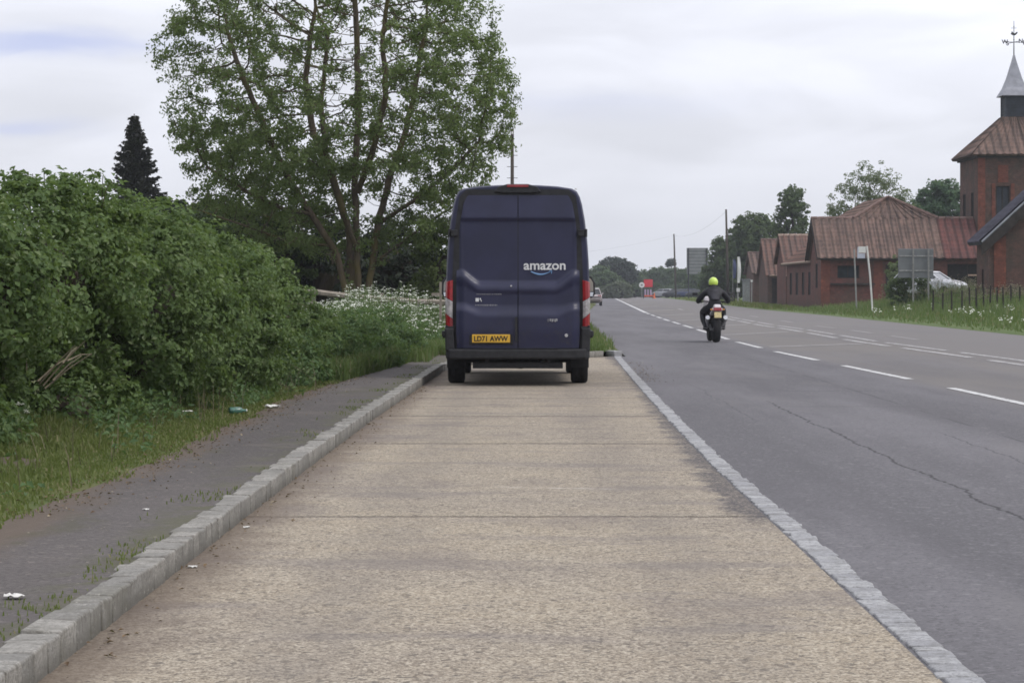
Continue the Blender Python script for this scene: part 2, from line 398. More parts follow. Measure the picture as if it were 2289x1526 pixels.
def paint_mat(name, keep, col=(.66, .66, .65)):
    m, nt = new_mat(name); p = nt.pos(); n = nt.noise(p, 4.5, 6, 0.8); f = nt.noise(p, 60, 3, 0.7)
    c = nt.mix((n * 0.6 + f * 0.4).ramp(keep - 0.07, keep + 0.05), (.15, .14, .14), col)
    finish(nt, c, 0.7, 0.25); return m
M_PAINT = paint_mat('road_paint', 0.468, (.54, .54, .53)); M_WORN = paint_mat('worn_road_paint', 0.515, (.46, .45, .44)); M_GHOST = paint_mat('faded_road_paint', 0.53, (.32, .305, .29))

def stone_mat(name, a, b, dark, kerb=1.0):
    m, nt = new_mat(name); p = nt.pos(); g = nt.node('ShaderNodeNewGeometry')
    isl = X(nt.t, g.outputs['Random Per Island'])
    n = nt.noise(p, 9, 5, 0.7); f = nt.noise(p, 55, 4, 0.75)
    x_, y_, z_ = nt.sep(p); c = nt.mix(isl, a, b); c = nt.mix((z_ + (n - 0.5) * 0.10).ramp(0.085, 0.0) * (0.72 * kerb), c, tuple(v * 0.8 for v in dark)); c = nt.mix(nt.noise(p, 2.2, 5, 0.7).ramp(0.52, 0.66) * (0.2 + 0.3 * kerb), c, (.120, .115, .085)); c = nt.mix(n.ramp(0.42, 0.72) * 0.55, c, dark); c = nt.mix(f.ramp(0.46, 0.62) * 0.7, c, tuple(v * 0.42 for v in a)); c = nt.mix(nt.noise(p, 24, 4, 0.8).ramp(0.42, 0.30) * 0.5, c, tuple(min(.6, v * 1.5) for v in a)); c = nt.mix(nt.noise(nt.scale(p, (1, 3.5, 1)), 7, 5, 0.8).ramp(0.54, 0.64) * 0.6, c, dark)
    finish(nt, c, 0.85, 0.3, bump=nt.bump(f + n, 0.7, 0.012)); return m
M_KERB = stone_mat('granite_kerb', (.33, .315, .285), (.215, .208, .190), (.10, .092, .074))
M_SETT = stone_mat('granite_sett', (.40, .40, .405), (.28, .28, .29), (.16, .155, .145), 0.0)

# ---- ground sheets
ys = stations(-4, 900, 1.0)
def strip(name, lf, rf, z, mat, y0, y1, near=0.5, nx=1, kind='structure', jag=0.0):
    b = MB(); st = stations(y0, y1, near); n = len(st) - 1
    def fn(u, v):
        yy = st[int(round(v * n))]; a, c = lf(yy), rf(yy)
        if jag: a += mnoise.noise((yy * 1.3, 3.1, 0)) * jag + mnoise.noise((yy * 4.7, 9.1, 0)) * jag * 0.5
        xx = a + (c - a) * u
        return (xx, yy, z(xx, yy) if callable(z) else z)
    b.grid(nx, n, fn); o = b.build(name, mat, fix=False); return tag(o, kind=kind)
b = MB()
gx = [-900, -300, -120, -60, -30, -10, 0, 10, 20, 30, 45, 60, 90, 150, 300, 900]; gy = [-30, -5, 20, 60, 100, 150, 220, 300, 420, 600, 900]
b.grid(len(gx) - 1, len(gy) - 1, lambda u, v: (gx[round(u * (len(gx) - 1))], gy[round(v * (len(gy) - 1))], -0.05))
tag(b.build('ground', M_FIELD, fix=False), kind='structure')
tag(strip('road', lambda y: Sx(y) - (0.075 if y < 45.2 else -0.07), Rx, 0.0, M_ROAD, -4, 900, 0.6, 6), kind='structure')
strip('layby', lambda y: Kx(y) - 0.02, lambda y: max(Sx(y) - 0.075, Kx(y)), 0.002, M_LAYBY, -4, 44.9, 0.3, 3)
# left verge: from the kerb's back, later from the road's edge, far to the left
strip('grass_verge', lambda y: -70.0, lambda y: Kx(y) - 0.12 if y < 44.9 else Lx(y) - 0.02, 0.095, M_SOIL, -4, 300, 0.4, 8)
strip('verge_edge', lambda y: Lx(y) - 0.02, lambda y: Lx(y) + 0.12, lambda x, y: 0.095 if x < Lx(y) + 0.02 else -0.01, M_SOIL, 44.95, 300, 0.6, 1)
strip('path', lambda y: Px(y), lambda y: Kx(y) - 0.115, 0.103, M_PATH, -4, 42.5, 0.3, 2, jag=0.10)
b = MB()
ex = [0, 0.2, 0.4, 1, 2, 3.5, 5, 6.5, 8, 11, 16, 24, 40, 80]; st = stations(-4, 600, 1.5)
b.grid(len(ex) - 1, len(st) - 1, lambda u, v: (lambda e, yy: (Rx(yy) + e, yy, bank(Rx(yy) + e, yy) + (0.004 if e else -0.02)))(ex[round(u * (len(ex) - 1))], st[round(v * (len(st) - 1))]))
tag(b.build('farm_verge', M_FIELD, fix=False), kind='structure')
# a bare patch of grit in the left verge, the worn drive mouth by the barns
def patch(name, c, rx, ry, z, mat):
    b = MB(); vs = [(c[0], c[1], z)]
    for k in range(28):
        a = 2 * math.pi * k / 28; q = 1 + 0.22 * mnoise.noise((math.cos(a) * 2, math.sin(a) * 2, c[1]))
        vs.append((c[0] + rx * q * math.cos(a), c[1] + ry * q * math.sin(a), z))
    b.add(vs, [(0, 1 + k, 1 + (k + 1) % 28) for k in range(28)]); return tag(b.build(name, mat), kind='structure')
patch('gravel_patch', (-3.95, 15.6), 0.62, 1.0, 0.104, M_PATH)

# ---- kerb of rough granite blocks and the flush row of setts
def block(b, c, ax, ln, wd, z0, z1, jit, top_jit=0.006):
    ca, sa = math.cos(ax), math.sin(ax); v = []
    for zz in (z0, z1):
        for sx, sy in ((-1, -1), (1, -1), (1, 1), (-1, 1)):
            px = sx * wd / 2 + random.uniform(-jit, jit); py = sy * ln / 2 + random.uniform(-jit, jit) * 0.8
            v.append((c[0] + px * ca - py * sa, c[1] + px * sa + py * ca, zz + (random.uniform(-top_jit, top_jit) if zz == z1 else 0)))
    b.add(v, [(3, 2, 1, 0), (4, 5, 6, 7), (0, 1, 5, 4), (1, 2, 6, 5), (2, 3, 7, 6), (3, 0, 4, 7)])
b = MB(); y = 3.0
while y < 44.3:
    dy = 0.6; ax = math.atan2(Kx(y + dy / 2) - Kx(y - dy / 2), dy)
    step = random.uniform(0.13, 0.29); yy = y + step / 2 * math.cos(ax)
    wk = random.uniform(.112, .155); block(b, (Kx(yy) - wk / 2 * math.cos(ax), yy + wk / 2 * math.sin(ax)), -ax, step - 0.005, wk, -0.06, random.uniform(.112, .118), 0.006, .005)
    y += step * math.cos(ax)
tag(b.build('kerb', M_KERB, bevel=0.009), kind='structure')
b = MB(); y = 3.0
while y < 44.6:
    step = random.uniform(0.095, 0.175); k = random.random()
    block(b, (Sx(y + step / 2) + random.uniform(-.008, .008), y + step / 2), 0.0, step - 0.012, random.uniform(.118, .142), -0.04, 0.010, 0.010, 0.003)
    y += step
tag(b.build('sett_edging', M_SETT, bevel=0.008), kind='structure')
b = MB(); block(b, (1.80, 45.0), 0.3, 0.55, 0.16, -0.05, 0.11, 0.02); tag(b.build('kerb_end', M_SETT, bevel=0.015), kind='structure')

# ---- road markings
def dash(b, fx, y0, y1, wd, z=0.005, off=0.0):
    n = max(1, int((y1 - y0) / 3)); b.grid(1, n, lambda u, v: (fx(y0 + (y1 - y0) * v) + off + (u - 0.5) * wd, y0 + (y1 - y0) * v, z))
b = MB()
for k in range(-4, 11): dash(b, Cx, 33.4 + 9 * k, 39.4 + 9 * k, 0.135)
dash(b, Cx, 131, 392, 0.22)
tag(b.build('road_markings', M_PAINT, fix=False), kind='structure')
b = MB()
for k in range(-4, 9): dash(b, Ax, 43.7 + 9 * k + 0.4, 51.0 + 9 * k + 0.4, 0.19)
for k in range(-2, 8): dash(b, Ax, 40.2 + 9 * k, 47.7 + 9 * k, 0.16, off=0.55)
dash(b, Ax, 330, 392, 0.3); dash(b, Ax, 150, 158, 0.18)
b.grid(8, 1, lambda u, v: (15.7 + u * 2.6, 386 + v * 5 - u * 4, 0.006))
tag(b.build('worn_markings', M_WORN, fix=False), kind='structure')
b = MB()
for yy, ln in ((52, 3), (66, 5), (80, 6), (96, 7), (116, 8), (140, 10), (170, 12), (205, 14), (250, 16), (300, 18), (345, 20)):
    a0, a1 = Cx(yy) + 0.3, Ax(yy) - 0.3
    if a1 - a0 < 0.4: continue
    b.grid(4, 1, lambda u, v: (a0 + (a1 - a0) * u, yy + ln * u + v * (0.3 + yy * 0.008), 0.005))
for yy in (60, 69, 78, 92, 110): dash(b, Ax, yy, yy + 5, 0.2, off=1.9)
tag(b.build('faded_markings', M_GHOST, fix=False), kind='structure')
# ------------------------------------------------------------------ foliage
def leaf_mat(name, a, b, c=None, trans=0.35, rough=0.55, spec=0.25):
    m, nt = new_mat(name); g = nt.node('ShaderNodeNewGeometry'); isl = X(nt.t, g.outputs['Random Per Island'])
    cl = nt.noise(nt.pos(), 1.1, 3, 0.6)
    col = nt.mix(isl * 0.65 + cl.ramp(0.35, 0.65) * 0.35, a, b)
    if c: col = nt.mix(isl.ramp(0.90, 0.94), col, c)
    p = nt.node('ShaderNodeBsdfPrincipled'); nt.link(col, p.inputs['Base Color']); p.inputs['Roughness'].default_value = rough
    p.inputs['Specular IOR Level'].default_value = spec
    t = nt.node('ShaderNodeBsdfTranslucent'); nt.link(nt.mix(0.5, col, (0.16, 0.23, 0.04), 'MIX'), t.inputs['Color'])
    x = nt.node('ShaderNodeMixShader'); x.inputs[0].default_value = trans; nt.link(p.outputs[0], x.inputs[1]); nt.link(t.outputs[0], x.inputs[2])
    o = nt.node('ShaderNodeOutputMaterial'); nt.link(x.outputs[0], o.inputs[0]); return m
M_BRAMBLE = leaf_mat('bramble_leaf', (.064, .112, .036), (.150, .216, .076), (.20, .25, .12), 0.42)
M_NETTLE = leaf_mat('nettle_leaf', (.056, .108, .040), (.120, .195, .076), (.18, .23, .11), 0.42)
M_ASH = leaf_mat('ash_leaf', (.105, .158, .052), (.205, .262, .098), (.24, .29, .13), 0.52)
M_DARK = leaf_mat('shade_toned_evergreen_leaf', (.010, .018, .010), (.022, .034, .015), None, 0.1)  # shade under the canopy is put into this near-black leaf colour
M_SHRUB = leaf_mat('shrub_leaf', (.040, .070, .026), (.092, .130, .048), None, 0.38)
M_LUSH = leaf_mat('lush_leaf', (.060, .092, .030), (.130, .165, .056), (.16, .19, .08), 0.42)
M_CONIFER = leaf_mat('conifer_leaf', (.012, .013, .012), (.026, .026, .022), None, 0.08)
M_FARLEAF = leaf_mat('far_tree_leaf', (.042, .074, .036), (.078, .115, .054), None, 0.3)
M_FARDARK = leaf_mat('far_pine_leaf', (.016, .028, .022), (.030, .044, .030), None, 0.1)
M_WILLOW = leaf_mat('willow_leaf', (.10, .138, .062), (.175, .21, .105), (.22, .24, .14), 0.45)
M_GREENT = leaf_mat('green_tree_leaf', (.040, .092, .048), (.085, .142, .072), None, 0.35)
M_GRASS = leaf_mat('grass_blade', (.105, .138, .038), (.175, .198, .068), (.25, .22, .12), 0.42)
M_TALL = leaf_mat('tall_grass_blade', (.080, .128, .038), (.135, .178, .062), (.23, .20, .12), 0.42)
M_PETAL = simple('white_petal', (.54, .56, .48), 0.7, 0.2, var=0.25, scale=3)
M_STEM = simple('dry_stem', (.15, .125, .085), 0.8, 0.2, var=0.3, scale=4)
M_GSTEM = simple('green_stem', (.09, .13, .04), 0.8, 0.2, var=0.3, scale=4)
def bark_mat(name, a, b, moss, ms=0.5):
    m, nt = new_mat(name); p = nt.pos()
    n = nt.noise(nt.scale(p, (6, 6, 1.2)), 2.0, 5, 0.7); g = nt.noise(p, 1.2, 3, 0.6)
    c = nt.mix(n.ramp(0.35, 0.7), a, b); c = nt.mix(g.ramp(0.45, 0.65) * ms, c, moss)
    finish(nt, c, 0.9, 0.15, bump=nt.bump(n, 0.6, 0.03)); return m
M_BARK = bark_mat('ash_bark', (.075, .058, .042), (.125, .098, .070), (.105, .088, .030), 0.75)
M_TWIG = bark_mat('twig_and_core', (.030, .024, .018), (.058, .046, .034), (.045, .042, .018))
M_FARBARK = bark_mat('far_bark', (.05, .042, .036), (.085, .072, .06), (.06, .058, .04))

def clumps(lobes, per_lobe, rc, lo=0.82, hi=1.08, zmin=0.03, squash=0.75, bumps=0.0):
    """clump centres over the skin of a set of ellipsoids, none deep inside a neighbour"""
    C_, O_ = [], []
    for k, (c, r) in enumerate(lobes):
        c, r = np.array(c, float), np.array(r, float)
        n = int(per_lobe * (r[0] * r[1] + r[1] * r[2] + r[0] * r[2]) / 3)
        d = rnd_dirs(n); q = RNG.uniform(lo, hi, n)[:, None]; p = c + d * r * q
        ok = p[:, 2] > zmin
        for j, (c2, r2) in enumerate(lobes):
            if j != k: ok &= (((p - np.array(c2)) / np.array(r2)) ** 2).sum(1) > 0.72
        C_.append(p[ok]); O_.append(unit(d / r)[ok])
    return np.concatenate(C_), np.concatenate(O_)
def clump_leaves(cen, out, n, rc, zmin=0.02, updown=0.35, jitter=0.9, squash=0.7):
    """n leaves scattered in every clump, facing outward, up and every way"""
    K = len(cen); rr = (np.asarray(rc) * RNG.uniform(0.6, 1.35, K))
    c = np.repeat(cen, n, 0); o = np.repeat(out, n, 0); r = np.repeat(rr, n)[:, None]
    d = rnd_dirs(K * n); u = RNG.uniform(0, 1, (K * n, 1)) ** 0.45
    off = d * r * u; off[:, 2] *= squash
    p = c + off; nrm = d * 0.55 + o * 0.75 + np.array([0, 0, updown]) + rnd_dirs(K * n) * jitter
    ok = p[:, 2] > zmin
    return p[ok], nrm[ok]
def lobes_mesh(lobes, s, name, mat, parent, z0=0.0):
    """solid dark lumps added inside a bush to block the view through it"""
    b = MB()
    for c, r in lobes:
        vs, fs = [], []; nu, nv = 14, 9
        for j in range(nv + 1):
            for i in range(nu):
                a, e = 2 * math.pi * i / nu, -math.pi / 2 + math.pi * j / nv
                d = Vector((math.cos(a) * math.cos(e), math.sin(a) * math.cos(e), math.sin(e)))
                q = s * (1 + 0.30 * mnoise.noise((Vector(c) + d * 1.7) * 1.3))
                vs.append((c[0] + d.x * r[0] * q, c[1] + d.y * r[1] * q, max(z0, c[2] + d.z * r[2] * q)))
        for j in range(nv):
            for i in range(nu): fs.append((j * nu + i, j * nu + (i + 1) % nu, (j + 1) * nu + (i + 1) % nu, (j + 1) * nu + i))
        b.add(vs, fs)
    return b.build(name, mat, parent, fix=False)
def bush(name, label, cat, lobes, mat, n_clump, n_leaf, rc, size, core=0.72, group=None, aspect=0.62, zmin=0.08, lo=0.82, hi=1.10, squash=0.7, updown=0.35, sprays=0, canes=0):
    base = (lobes[0][0][0], lobes[0][0][1], 0.0)
    t = thing(name, label, cat, base, group=group)
    L = [((c[0] - base[0], c[1] - base[1], c[2]), r) for c, r in lobes]
    cen, out = clumps(L, n_clump, rc, lo, hi, zmin)
    if sprays:                                            # shoots standing out of the outline
        k = RNG.choice(len(cen), sprays); ex = cen[k] + (out[k] + np.array([0, 0, .8])) * RNG.uniform(.04, .15, (sprays, 1))
        cen = np.concatenate([cen, ex]); out = np.concatenate([out, out[k]])
        rr = np.concatenate([np.full(len(cen) - sprays, rc), np.full(sprays, rc * 0.5)])
    else: rr = rc
    p, nrm = clump_leaves(cen, out, n_leaf, rr, zmin, updown, squash=squash)
    if canes:                                             # long arching shoots with leaves along them
        P_, N_ = [], []
        for k in RNG.choice(len(cen), canes):
            a = cen[k]; d = unit(out[k] * .8 + np.array([0, -.2, .9]) + RNG.normal(0, .4, 3)); ln_ = RNG.uniform(.25, .62)
            pts = [a + d * ln_ * q + np.array([0, 0, -.55 * ln_ * q * q]) for q in np.linspace(0, 1, 7)]
            b = MB(); b.tube([tuple(q) for q in pts], [.006, .006, .005, .005, .004, .003, .002], 4); b.build('cane', M_STEM, t)
            for q in pts[1:]:
                m_ = 6; P_.append(q + RNG.normal(0, .035, (m_, 3))); N_.append(np.array([0, -.3, .9]) + RNG.normal(0, .5, (m_, 3)))
        p = np.concatenate([p] + P_); nrm = np.concatenate([nrm] + N_)
    leaves('foliage', p, nrm, size * RNG.uniform(0.55, 1.35, len(p)), mat, t, aspect)
    if core: lobes_mesh(L, core, 'solid_core', M_TWIG, t)  # solid dark filler added behind the leaves, not modelled stems
    return t

# ---- space colonisation for the big bare-limbed tree
def grow(stems, attract, step=0.3, infl=3.0, kill=0.55, iters=70):
    nodes, par = [], []
    for pl in stems:
        prev = pl[0] if isinstance(pl[0], int) else -1
        pts = [Vector(p) for p in (pl[1:] if isinstance(pl[0], int) else pl)]
        if prev < 0: nodes.append(pts[0]); par.append(-1); prev = len(nodes) - 1
        for q in pts[0 if isinstance(pl[0], int) else 1:]:
            a = nodes[prev]; L = (q - a).length; k = max(1, int(L / step))
            for i in range(1, k + 1):
                t = i / k; w_ = Vector((mnoise.noise(a * 3 + Vector((i, 0, 0))), mnoise.noise(a * 3 + Vector((0, i, 5))), 0)) * 0.04
                nodes.append(a.lerp(q, t) + w_); par.append(prev); prev = len(nodes) - 1
    P = np.array([tuple(n) for n in nodes]); par = list(par); A = np.array(attract)
    best = np.full(len(A), 1e9); bi = np.zeros(len(A), int); alive = np.ones(len(A), bool); start = 0
    for _ in range(iters):
        new = P[start:]
        if len(new) == 0: break
        D = np.linalg.norm(A[:, None, :] - new[None], axis=2); j = D.argmin(1); dm = D[np.arange(len(A)), j]
        up = dm < best; best[up] = dm[up]; bi[up] = j[up] + start
        alive &= best > kill
        use = alive & (best < infl)
        if not use.any(): break
        idx = bi[use]; dirs = unit(A[use] - P[idx]); acc = {}
        for k, dv in zip(idx, dirs): acc.setdefault(int(k), []).append(dv)
        add = []
        for k, dv in acc.items():
            v = np.mean(dv, 0) + np.array([0, 0, 0.10]) + RNG.normal(0, 0.10, 3); n_ = np.linalg.norm(v)
            if n_ < 1e-3: continue
            add.append(P[k] + v / n_ * step); par.append(k)
        start = len(P)
        if not add: break
        P = np.concatenate([P, np.array(add)])
        if len(P) > 17000: break
    return P, np.array(par)
def limb_mesh(P, par, name, mat, parent, tip=0.010, expo=2.35, rmax=9, n_big=9, flare=1.0):
    n = len(P); kids = [[] for _ in range(n)]
    for i, q in enumerate(par):
        if q >= 0: kids[q].append(i)
    rad = np.zeros(n)
    for i in range(n - 1, -1, -1):
        rad[i] = tip if not kids[i] else sum(rad[k] ** expo for k in kids[i]) ** (1 / expo)
    rad = np.minimum(rad, rmax); b = MB()
    for i in range(n):                                    # one tube per chain, following the thickest child
        q = par[i]
        if q >= 0 and max(kids[q], key=lambda k: rad[k]) == i: continue
        ch = [q, i] if q >= 0 else [i]; r = [min(rad[q], rad[i] * 1.25), rad[i]] if q >= 0 else [rad[i] * flare]
        k = i
        while kids[k]:
            k = max(kids[k], key=lambda c: rad[c]); ch.append(k); r.append(rad[k])
        if len(ch) > 1: b.tube([P[c] for c in ch], r, n_big if r[0] > .06 else (5 if r[0] > 0.02 else 3), cap=False)
    o = b.build(name, mat, parent, smooth=True, fix=False); return o, rad, kids

def blob_tree(name, label, base, h, lobes, leafm, n_clump, n_leaf, rc, size, trunk=0.25, group=None, core=0.55, aspect=0.7, cat='tree', squash=0.7, barkm=None, limbs=True):
    """a tree seen from afar: trunk with limbs up into a crown of leaf clumps; lobes are relative to the base"""
    t = thing(name, label, cat, base, group=group); b = MB()
    top = max(c[2] for c, r in lobes)
    wob = [(random.uniform(-.02, .02) * h * (k > 0), random.uniform(-.02, .02) * h * (k > 0), top * k / 5) for k in range(6)]
    b.tube(wob, [trunk * (1 - 0.14 * k) for k in range(6)], 8)
    if limbs:
        for c, r in lobes:
            z0 = max(0.15 * h, min(top * .8, c[2] - 0.5 * r[2] - 0.5 * math.hypot(c[0], c[1])))
            b.tube([(0, 0, z0), (c[0] * .5, c[1] * .5, z0 * .45 + c[2] * .55), (c[0], c[1], c[2] + r[2] * .4)], [trunk * .5, trunk * .32, trunk * .1], 6)
            for _ in range(5):
                d = rnd_dirs(1)[0]; d[2] = abs(d[2])
                b.tube([(c[0] * .6, c[1] * .6, c[2] - r[2] * .3), tuple(np.array(c) + d * np.array(r) * .95)], [trunk * .2, trunk * .05], 4)
    b.build('trunk', barkm or M_FARBARK, t, smooth=True)
    cen, out = clumps(lobes, n_clump * 2.2, rc, 0.45, 1.08, 0.2)
    p, nrm = clump_leaves(cen, out, n_leaf, rc, 0.1, squash=squash)
    leaves('crown', p, nrm, size * RNG.uniform(0.6, 1.35, len(p)), leafm, t, aspect)
    return t
# ------------------------------------------------------------------ planting
ZB = 0.095
# the tall bramble hedge beside the path, in three masses that step down away from us
bush('bramble_hedge', 'tall dense bramble hedge nearest the camera at the left edge, over a dark hollow', 'hedge',
     [((-4.75, 18.3, 1.30), (1.05, 1.6, .84)), ((-5.2, 15.6, 0.95), (1.1, 1.5, 1.15)), ((-5.5, 19.3, 0.85), (1.0, 2.4, 1.25)), ((-4.40, 20.5, 1.40), (1.02, 1.5, .84)), ((-4.45, 17.3, .22), (.55, 1.0, .42)), ((-4.0, 19.9, .2), (.55, .9, .50)), ((-4.6, 19.2, .55), (.6, 1.2, .5))],
     M_BRAMBLE, 140, 110, 0.225, 0.060, 0.42, 'bramble masses along the path', sprays=160, canes=26, updown=0.5, lo=.66, hi=1.03)
bush('bramble_hedge', 'middle bramble mass with a rounded shoulder, between the tall hedge and the nettles', 'hedge',
     [((-3.95, 22.6, 1.0), (1.05, 1.5, 1.26)), ((-4.3, 24.4, 1.05), (1.15, 1.7, 1.20)), ((-3.75, 26.2, .85), (1.05, 1.7, 1.18)), ((-4.1, 28.3, .75), (1.15, 1.7, 1.17))],
     M_BRAMBLE, 140, 110, 0.21, 0.060, 0.45, 'bramble masses along the path', sprays=160, canes=26, updown=0.5, lo=.66, hi=1.03)
bush('bramble_hedge', 'lowest bramble mass at the far end of the hedge, below the wooden rail', 'hedge',
     [((-3.85, 30.2, .75), (1.0, 1.6, 1.05)), ((-3.55, 32.2, .5), (.95, 1.5, .82))],
     M_BRAMBLE, 140, 95, 0.19, 0.060, 0.55, 'bramble masses along the path', sprays=25)
bush('nettle_bank', 'low leafy nettle bank at the path edge before the white cow parsley', 'plants',
     [((-3.15, 29.6, .2), (.62, 1.4, .62)), ((-3.05, 33.2, .3), (.85, 1.9, .62)), ((-2.75, 36.2, .35), (.85, 1.8, .62)), ((-2.55, 39.5, .35), (.75, 2.0, .62))],
     M_NETTLE, 260, 40, 0.15, 0.075, 0, aspect=0.5, lo=.6)
bush('elder_shoots', 'leggy elder shoots standing above the hedge top against the sky', 'shrub',
     [((-4.15, 21.6, 2.30), (.20, .3, .14)), ((-4.5, 21.2, 2.26), (.40, .4, .18)), ((-4.80, 21.5, 2.34), (.12, .14, .14))],
     M_BRAMBLE, 500, 14, 0.06, 0.055, 0, updown=0.3, zmin=1.9)
for o in list(bpy.data.objects):
    if o.name.startswith('elder_shoots'):
        b = MB()
        for px, py in ((0, 0), (-.35, -.4), (-.7, -.1), (.1, .15), (-.5, -.2)):
            b.tube([(px * .5, py * .5, 1.2), (px * .9, py * .9, 1.9), (px, py, 2.42)], [.014, .009, .004], 4)
        b.build('stems', M_TWIG, o)

# short turf and longer grass between path and hedge
def scatter(n, y0, y1, lf, rf, keep=None, zf=None):
    u = RNG.uniform(0, 1, n); yy = y0 + (y1 - y0) * RNG.uniform(0, 1, n)
    a = np.array([lf(v) for v in yy]); c = np.array([rf(v) for v in yy]); xx = a + (c - a) * u
    z = np.array([zf(p, q) for p, q in zip(xx, yy)]) if zf else np.full(n, ZB)
    P = np.stack([xx, yy, z], 1)
    if keep is not None:
        k = np.array([keep(p, q) for p, q in zip(xx, yy)]); P = P[RNG.uniform(0, 1, n) < k]
    return P
hedge_front = IP([(8, -4.4), (15, -4.05), (17, -3.9), (20, -3.35), (24, -2.95), (28, -2.8), (34, -2.4), (40, -2.0), (46, -1.6)])
def turf_keep(x, y):
    if ((x + 3.95) / .62) ** 2 + ((y - 15.6) / 1.0) ** 2 + mnoise.noise((x * 4, y * 2, 3)) * .9 < .9: return 0.05
    e = Px(y) - x + mnoise.noise((x * 3, y * 1.2, 4)) * 0.22
    return max(0.03, min(1, 0.25 + e * 2.2)) if e > -0.10 else 0.0
P1 = scatter(100000, 9.0, 34, lambda y: hedge_front(y) - 0.9, lambda y: Px(y) + 0.15, turf_keep)
e = np.array([max(0, Px(q) - p) for p, q in zip(P1[:, 0], P1[:, 1])])
tf = np.array([0.6 + 0.8 * mnoise.noise((p * 1.7, q * .9, 1.5)) for p, q in zip(P1[:, 0], P1[:, 1])])
hh = np.clip((0.028 + 0.10 * np.clip(e - 0.45, 0, 1.4)) * (0.6 + tf), 0.02, 0.24) * RNG.uniform(.5, 1.3, len(P1))
tag(blades('verge_grass', P1, hh, 0.009 + 0.009 * RNG.uniform(0, 1, len(P1)), M_GRASS, lean=.5), kind='stuff')
P2 = scatter(16000, 30, 47, lambda y: hedge_front(y) - 0.5, lambda y: Px(y) + 0.12 if y < 42 else Kx(y) - .15)
P2b = scatter(9000, 38, 75, lambda y: Px(min(y, 44)) - 0.4 + max(0, y - 44) * 0.03, lambda y: (Kx(y) - 0.16 if y < 44.9 else Lx(y) - 0.05))
P2 = np.concatenate([P2, P2b[(P2b[:, 1] > 42) | (P2b[:, 0] < -1.6)]])
tag(blades('long_grass', P2, np.where(P2[:, 1] > 43.2, RNG.uniform(.08, .28, len(P2)), RNG.uniform(.12, .38, len(P2))), 0.022, M_TALL), kind='stuff')
# broad-leaved weeds at the hedge foot and among the grass
n = 9000; yy = RNG.uniform(11, 36, n); hf = np.array([hedge_front(v) for v in yy]); tt = RNG.uniform(0, 1, n) ** 1.6
xx = hf - .35 + tt * (np.array([Px(v) for v in yy]) - hf + .2); cl = np.array([mnoise.noise((p * 1.6, q * .8, 12)) for p, q in zip(xx, yy)])
k = (cl > -.02 + .25 * tt); xx, yy, tt = xx[k], yy[k], tt[k]
P4 = np.stack([xx, yy, ZB + .02 + RNG.uniform(0, 1, len(xx)) * (.30 * (1 - tt) + .05)], 1)
tag(leaves('verge_weeds', P4, np.array([0, -.3, 1.]) + RNG.normal(0, .5, (len(P4), 3)), RNG.uniform(.03, .085, len(P4)), M_NETTLE, aspect=.5), kind='stuff')
# dry grass stalks standing in the verge
P5 = scatter(220, 11, 34, lambda y: hedge_front(y) - .3, lambda y: Px(y), turf_keep)
tag(blades('dry_stalks', P5, RNG.uniform(.15, .45, len(P5)), .006, M_STEM, lean=.5), kind='stuff')
# weeds in the joint behind the kerb
P3 = scatter(9000, 5, 42, lambda y: Kx(y) - 0.42, lambda y: Kx(y) - 0.13, lambda x, y: max(0, mnoise.noise((x * 2.5, y * 1.1, 8)) * 1.5 - 0.12 + max(0, (x - Kx(y) + .35)) * 0.9))
tag(blades('kerb_weeds', P3 + [0, 0, .006], RNG.uniform(.008, .032, len(P3)), 0.008, M_GRASS), kind='stuff')
# dead leaves along the hedge foot and in the gutter
n = 1700; yy = RNG.uniform(12, 32, n); lx = np.array([Px(v) for v in yy]) + RNG.normal(0.08, 0.17, n)
gy = RNG.uniform(5, 31, 420); gxx = np.array([Kx(v) for v in gy]) + np.abs(RNG.normal(0.02, 0.11, 420))
ry = RNG.uniform(32, 41, 240); rx = np.array([Lx(v) for v in ry]) + np.abs(RNG.normal(.06, .16, 240))
Pd = np.concatenate([np.stack([lx, yy, np.full(n, .112)], 1), np.stack([gxx, gy, np.full(420, .010)], 1), np.stack([rx, ry, np.full(240, .01)], 1)])
M_DEADLEAF = leaf_mat('dead_leaf', (.085, .050, .028), (.20, .135, .075), (.30, .25, .17), 0.1)
tag(leaves('leaf_litter', Pd, np.array([0, 0, 1.]) + RNG.normal(0, .25, (len(Pd), 3)), RNG.uniform(.008, .032, len(Pd)), M_DEADLEAF), kind='stuff')

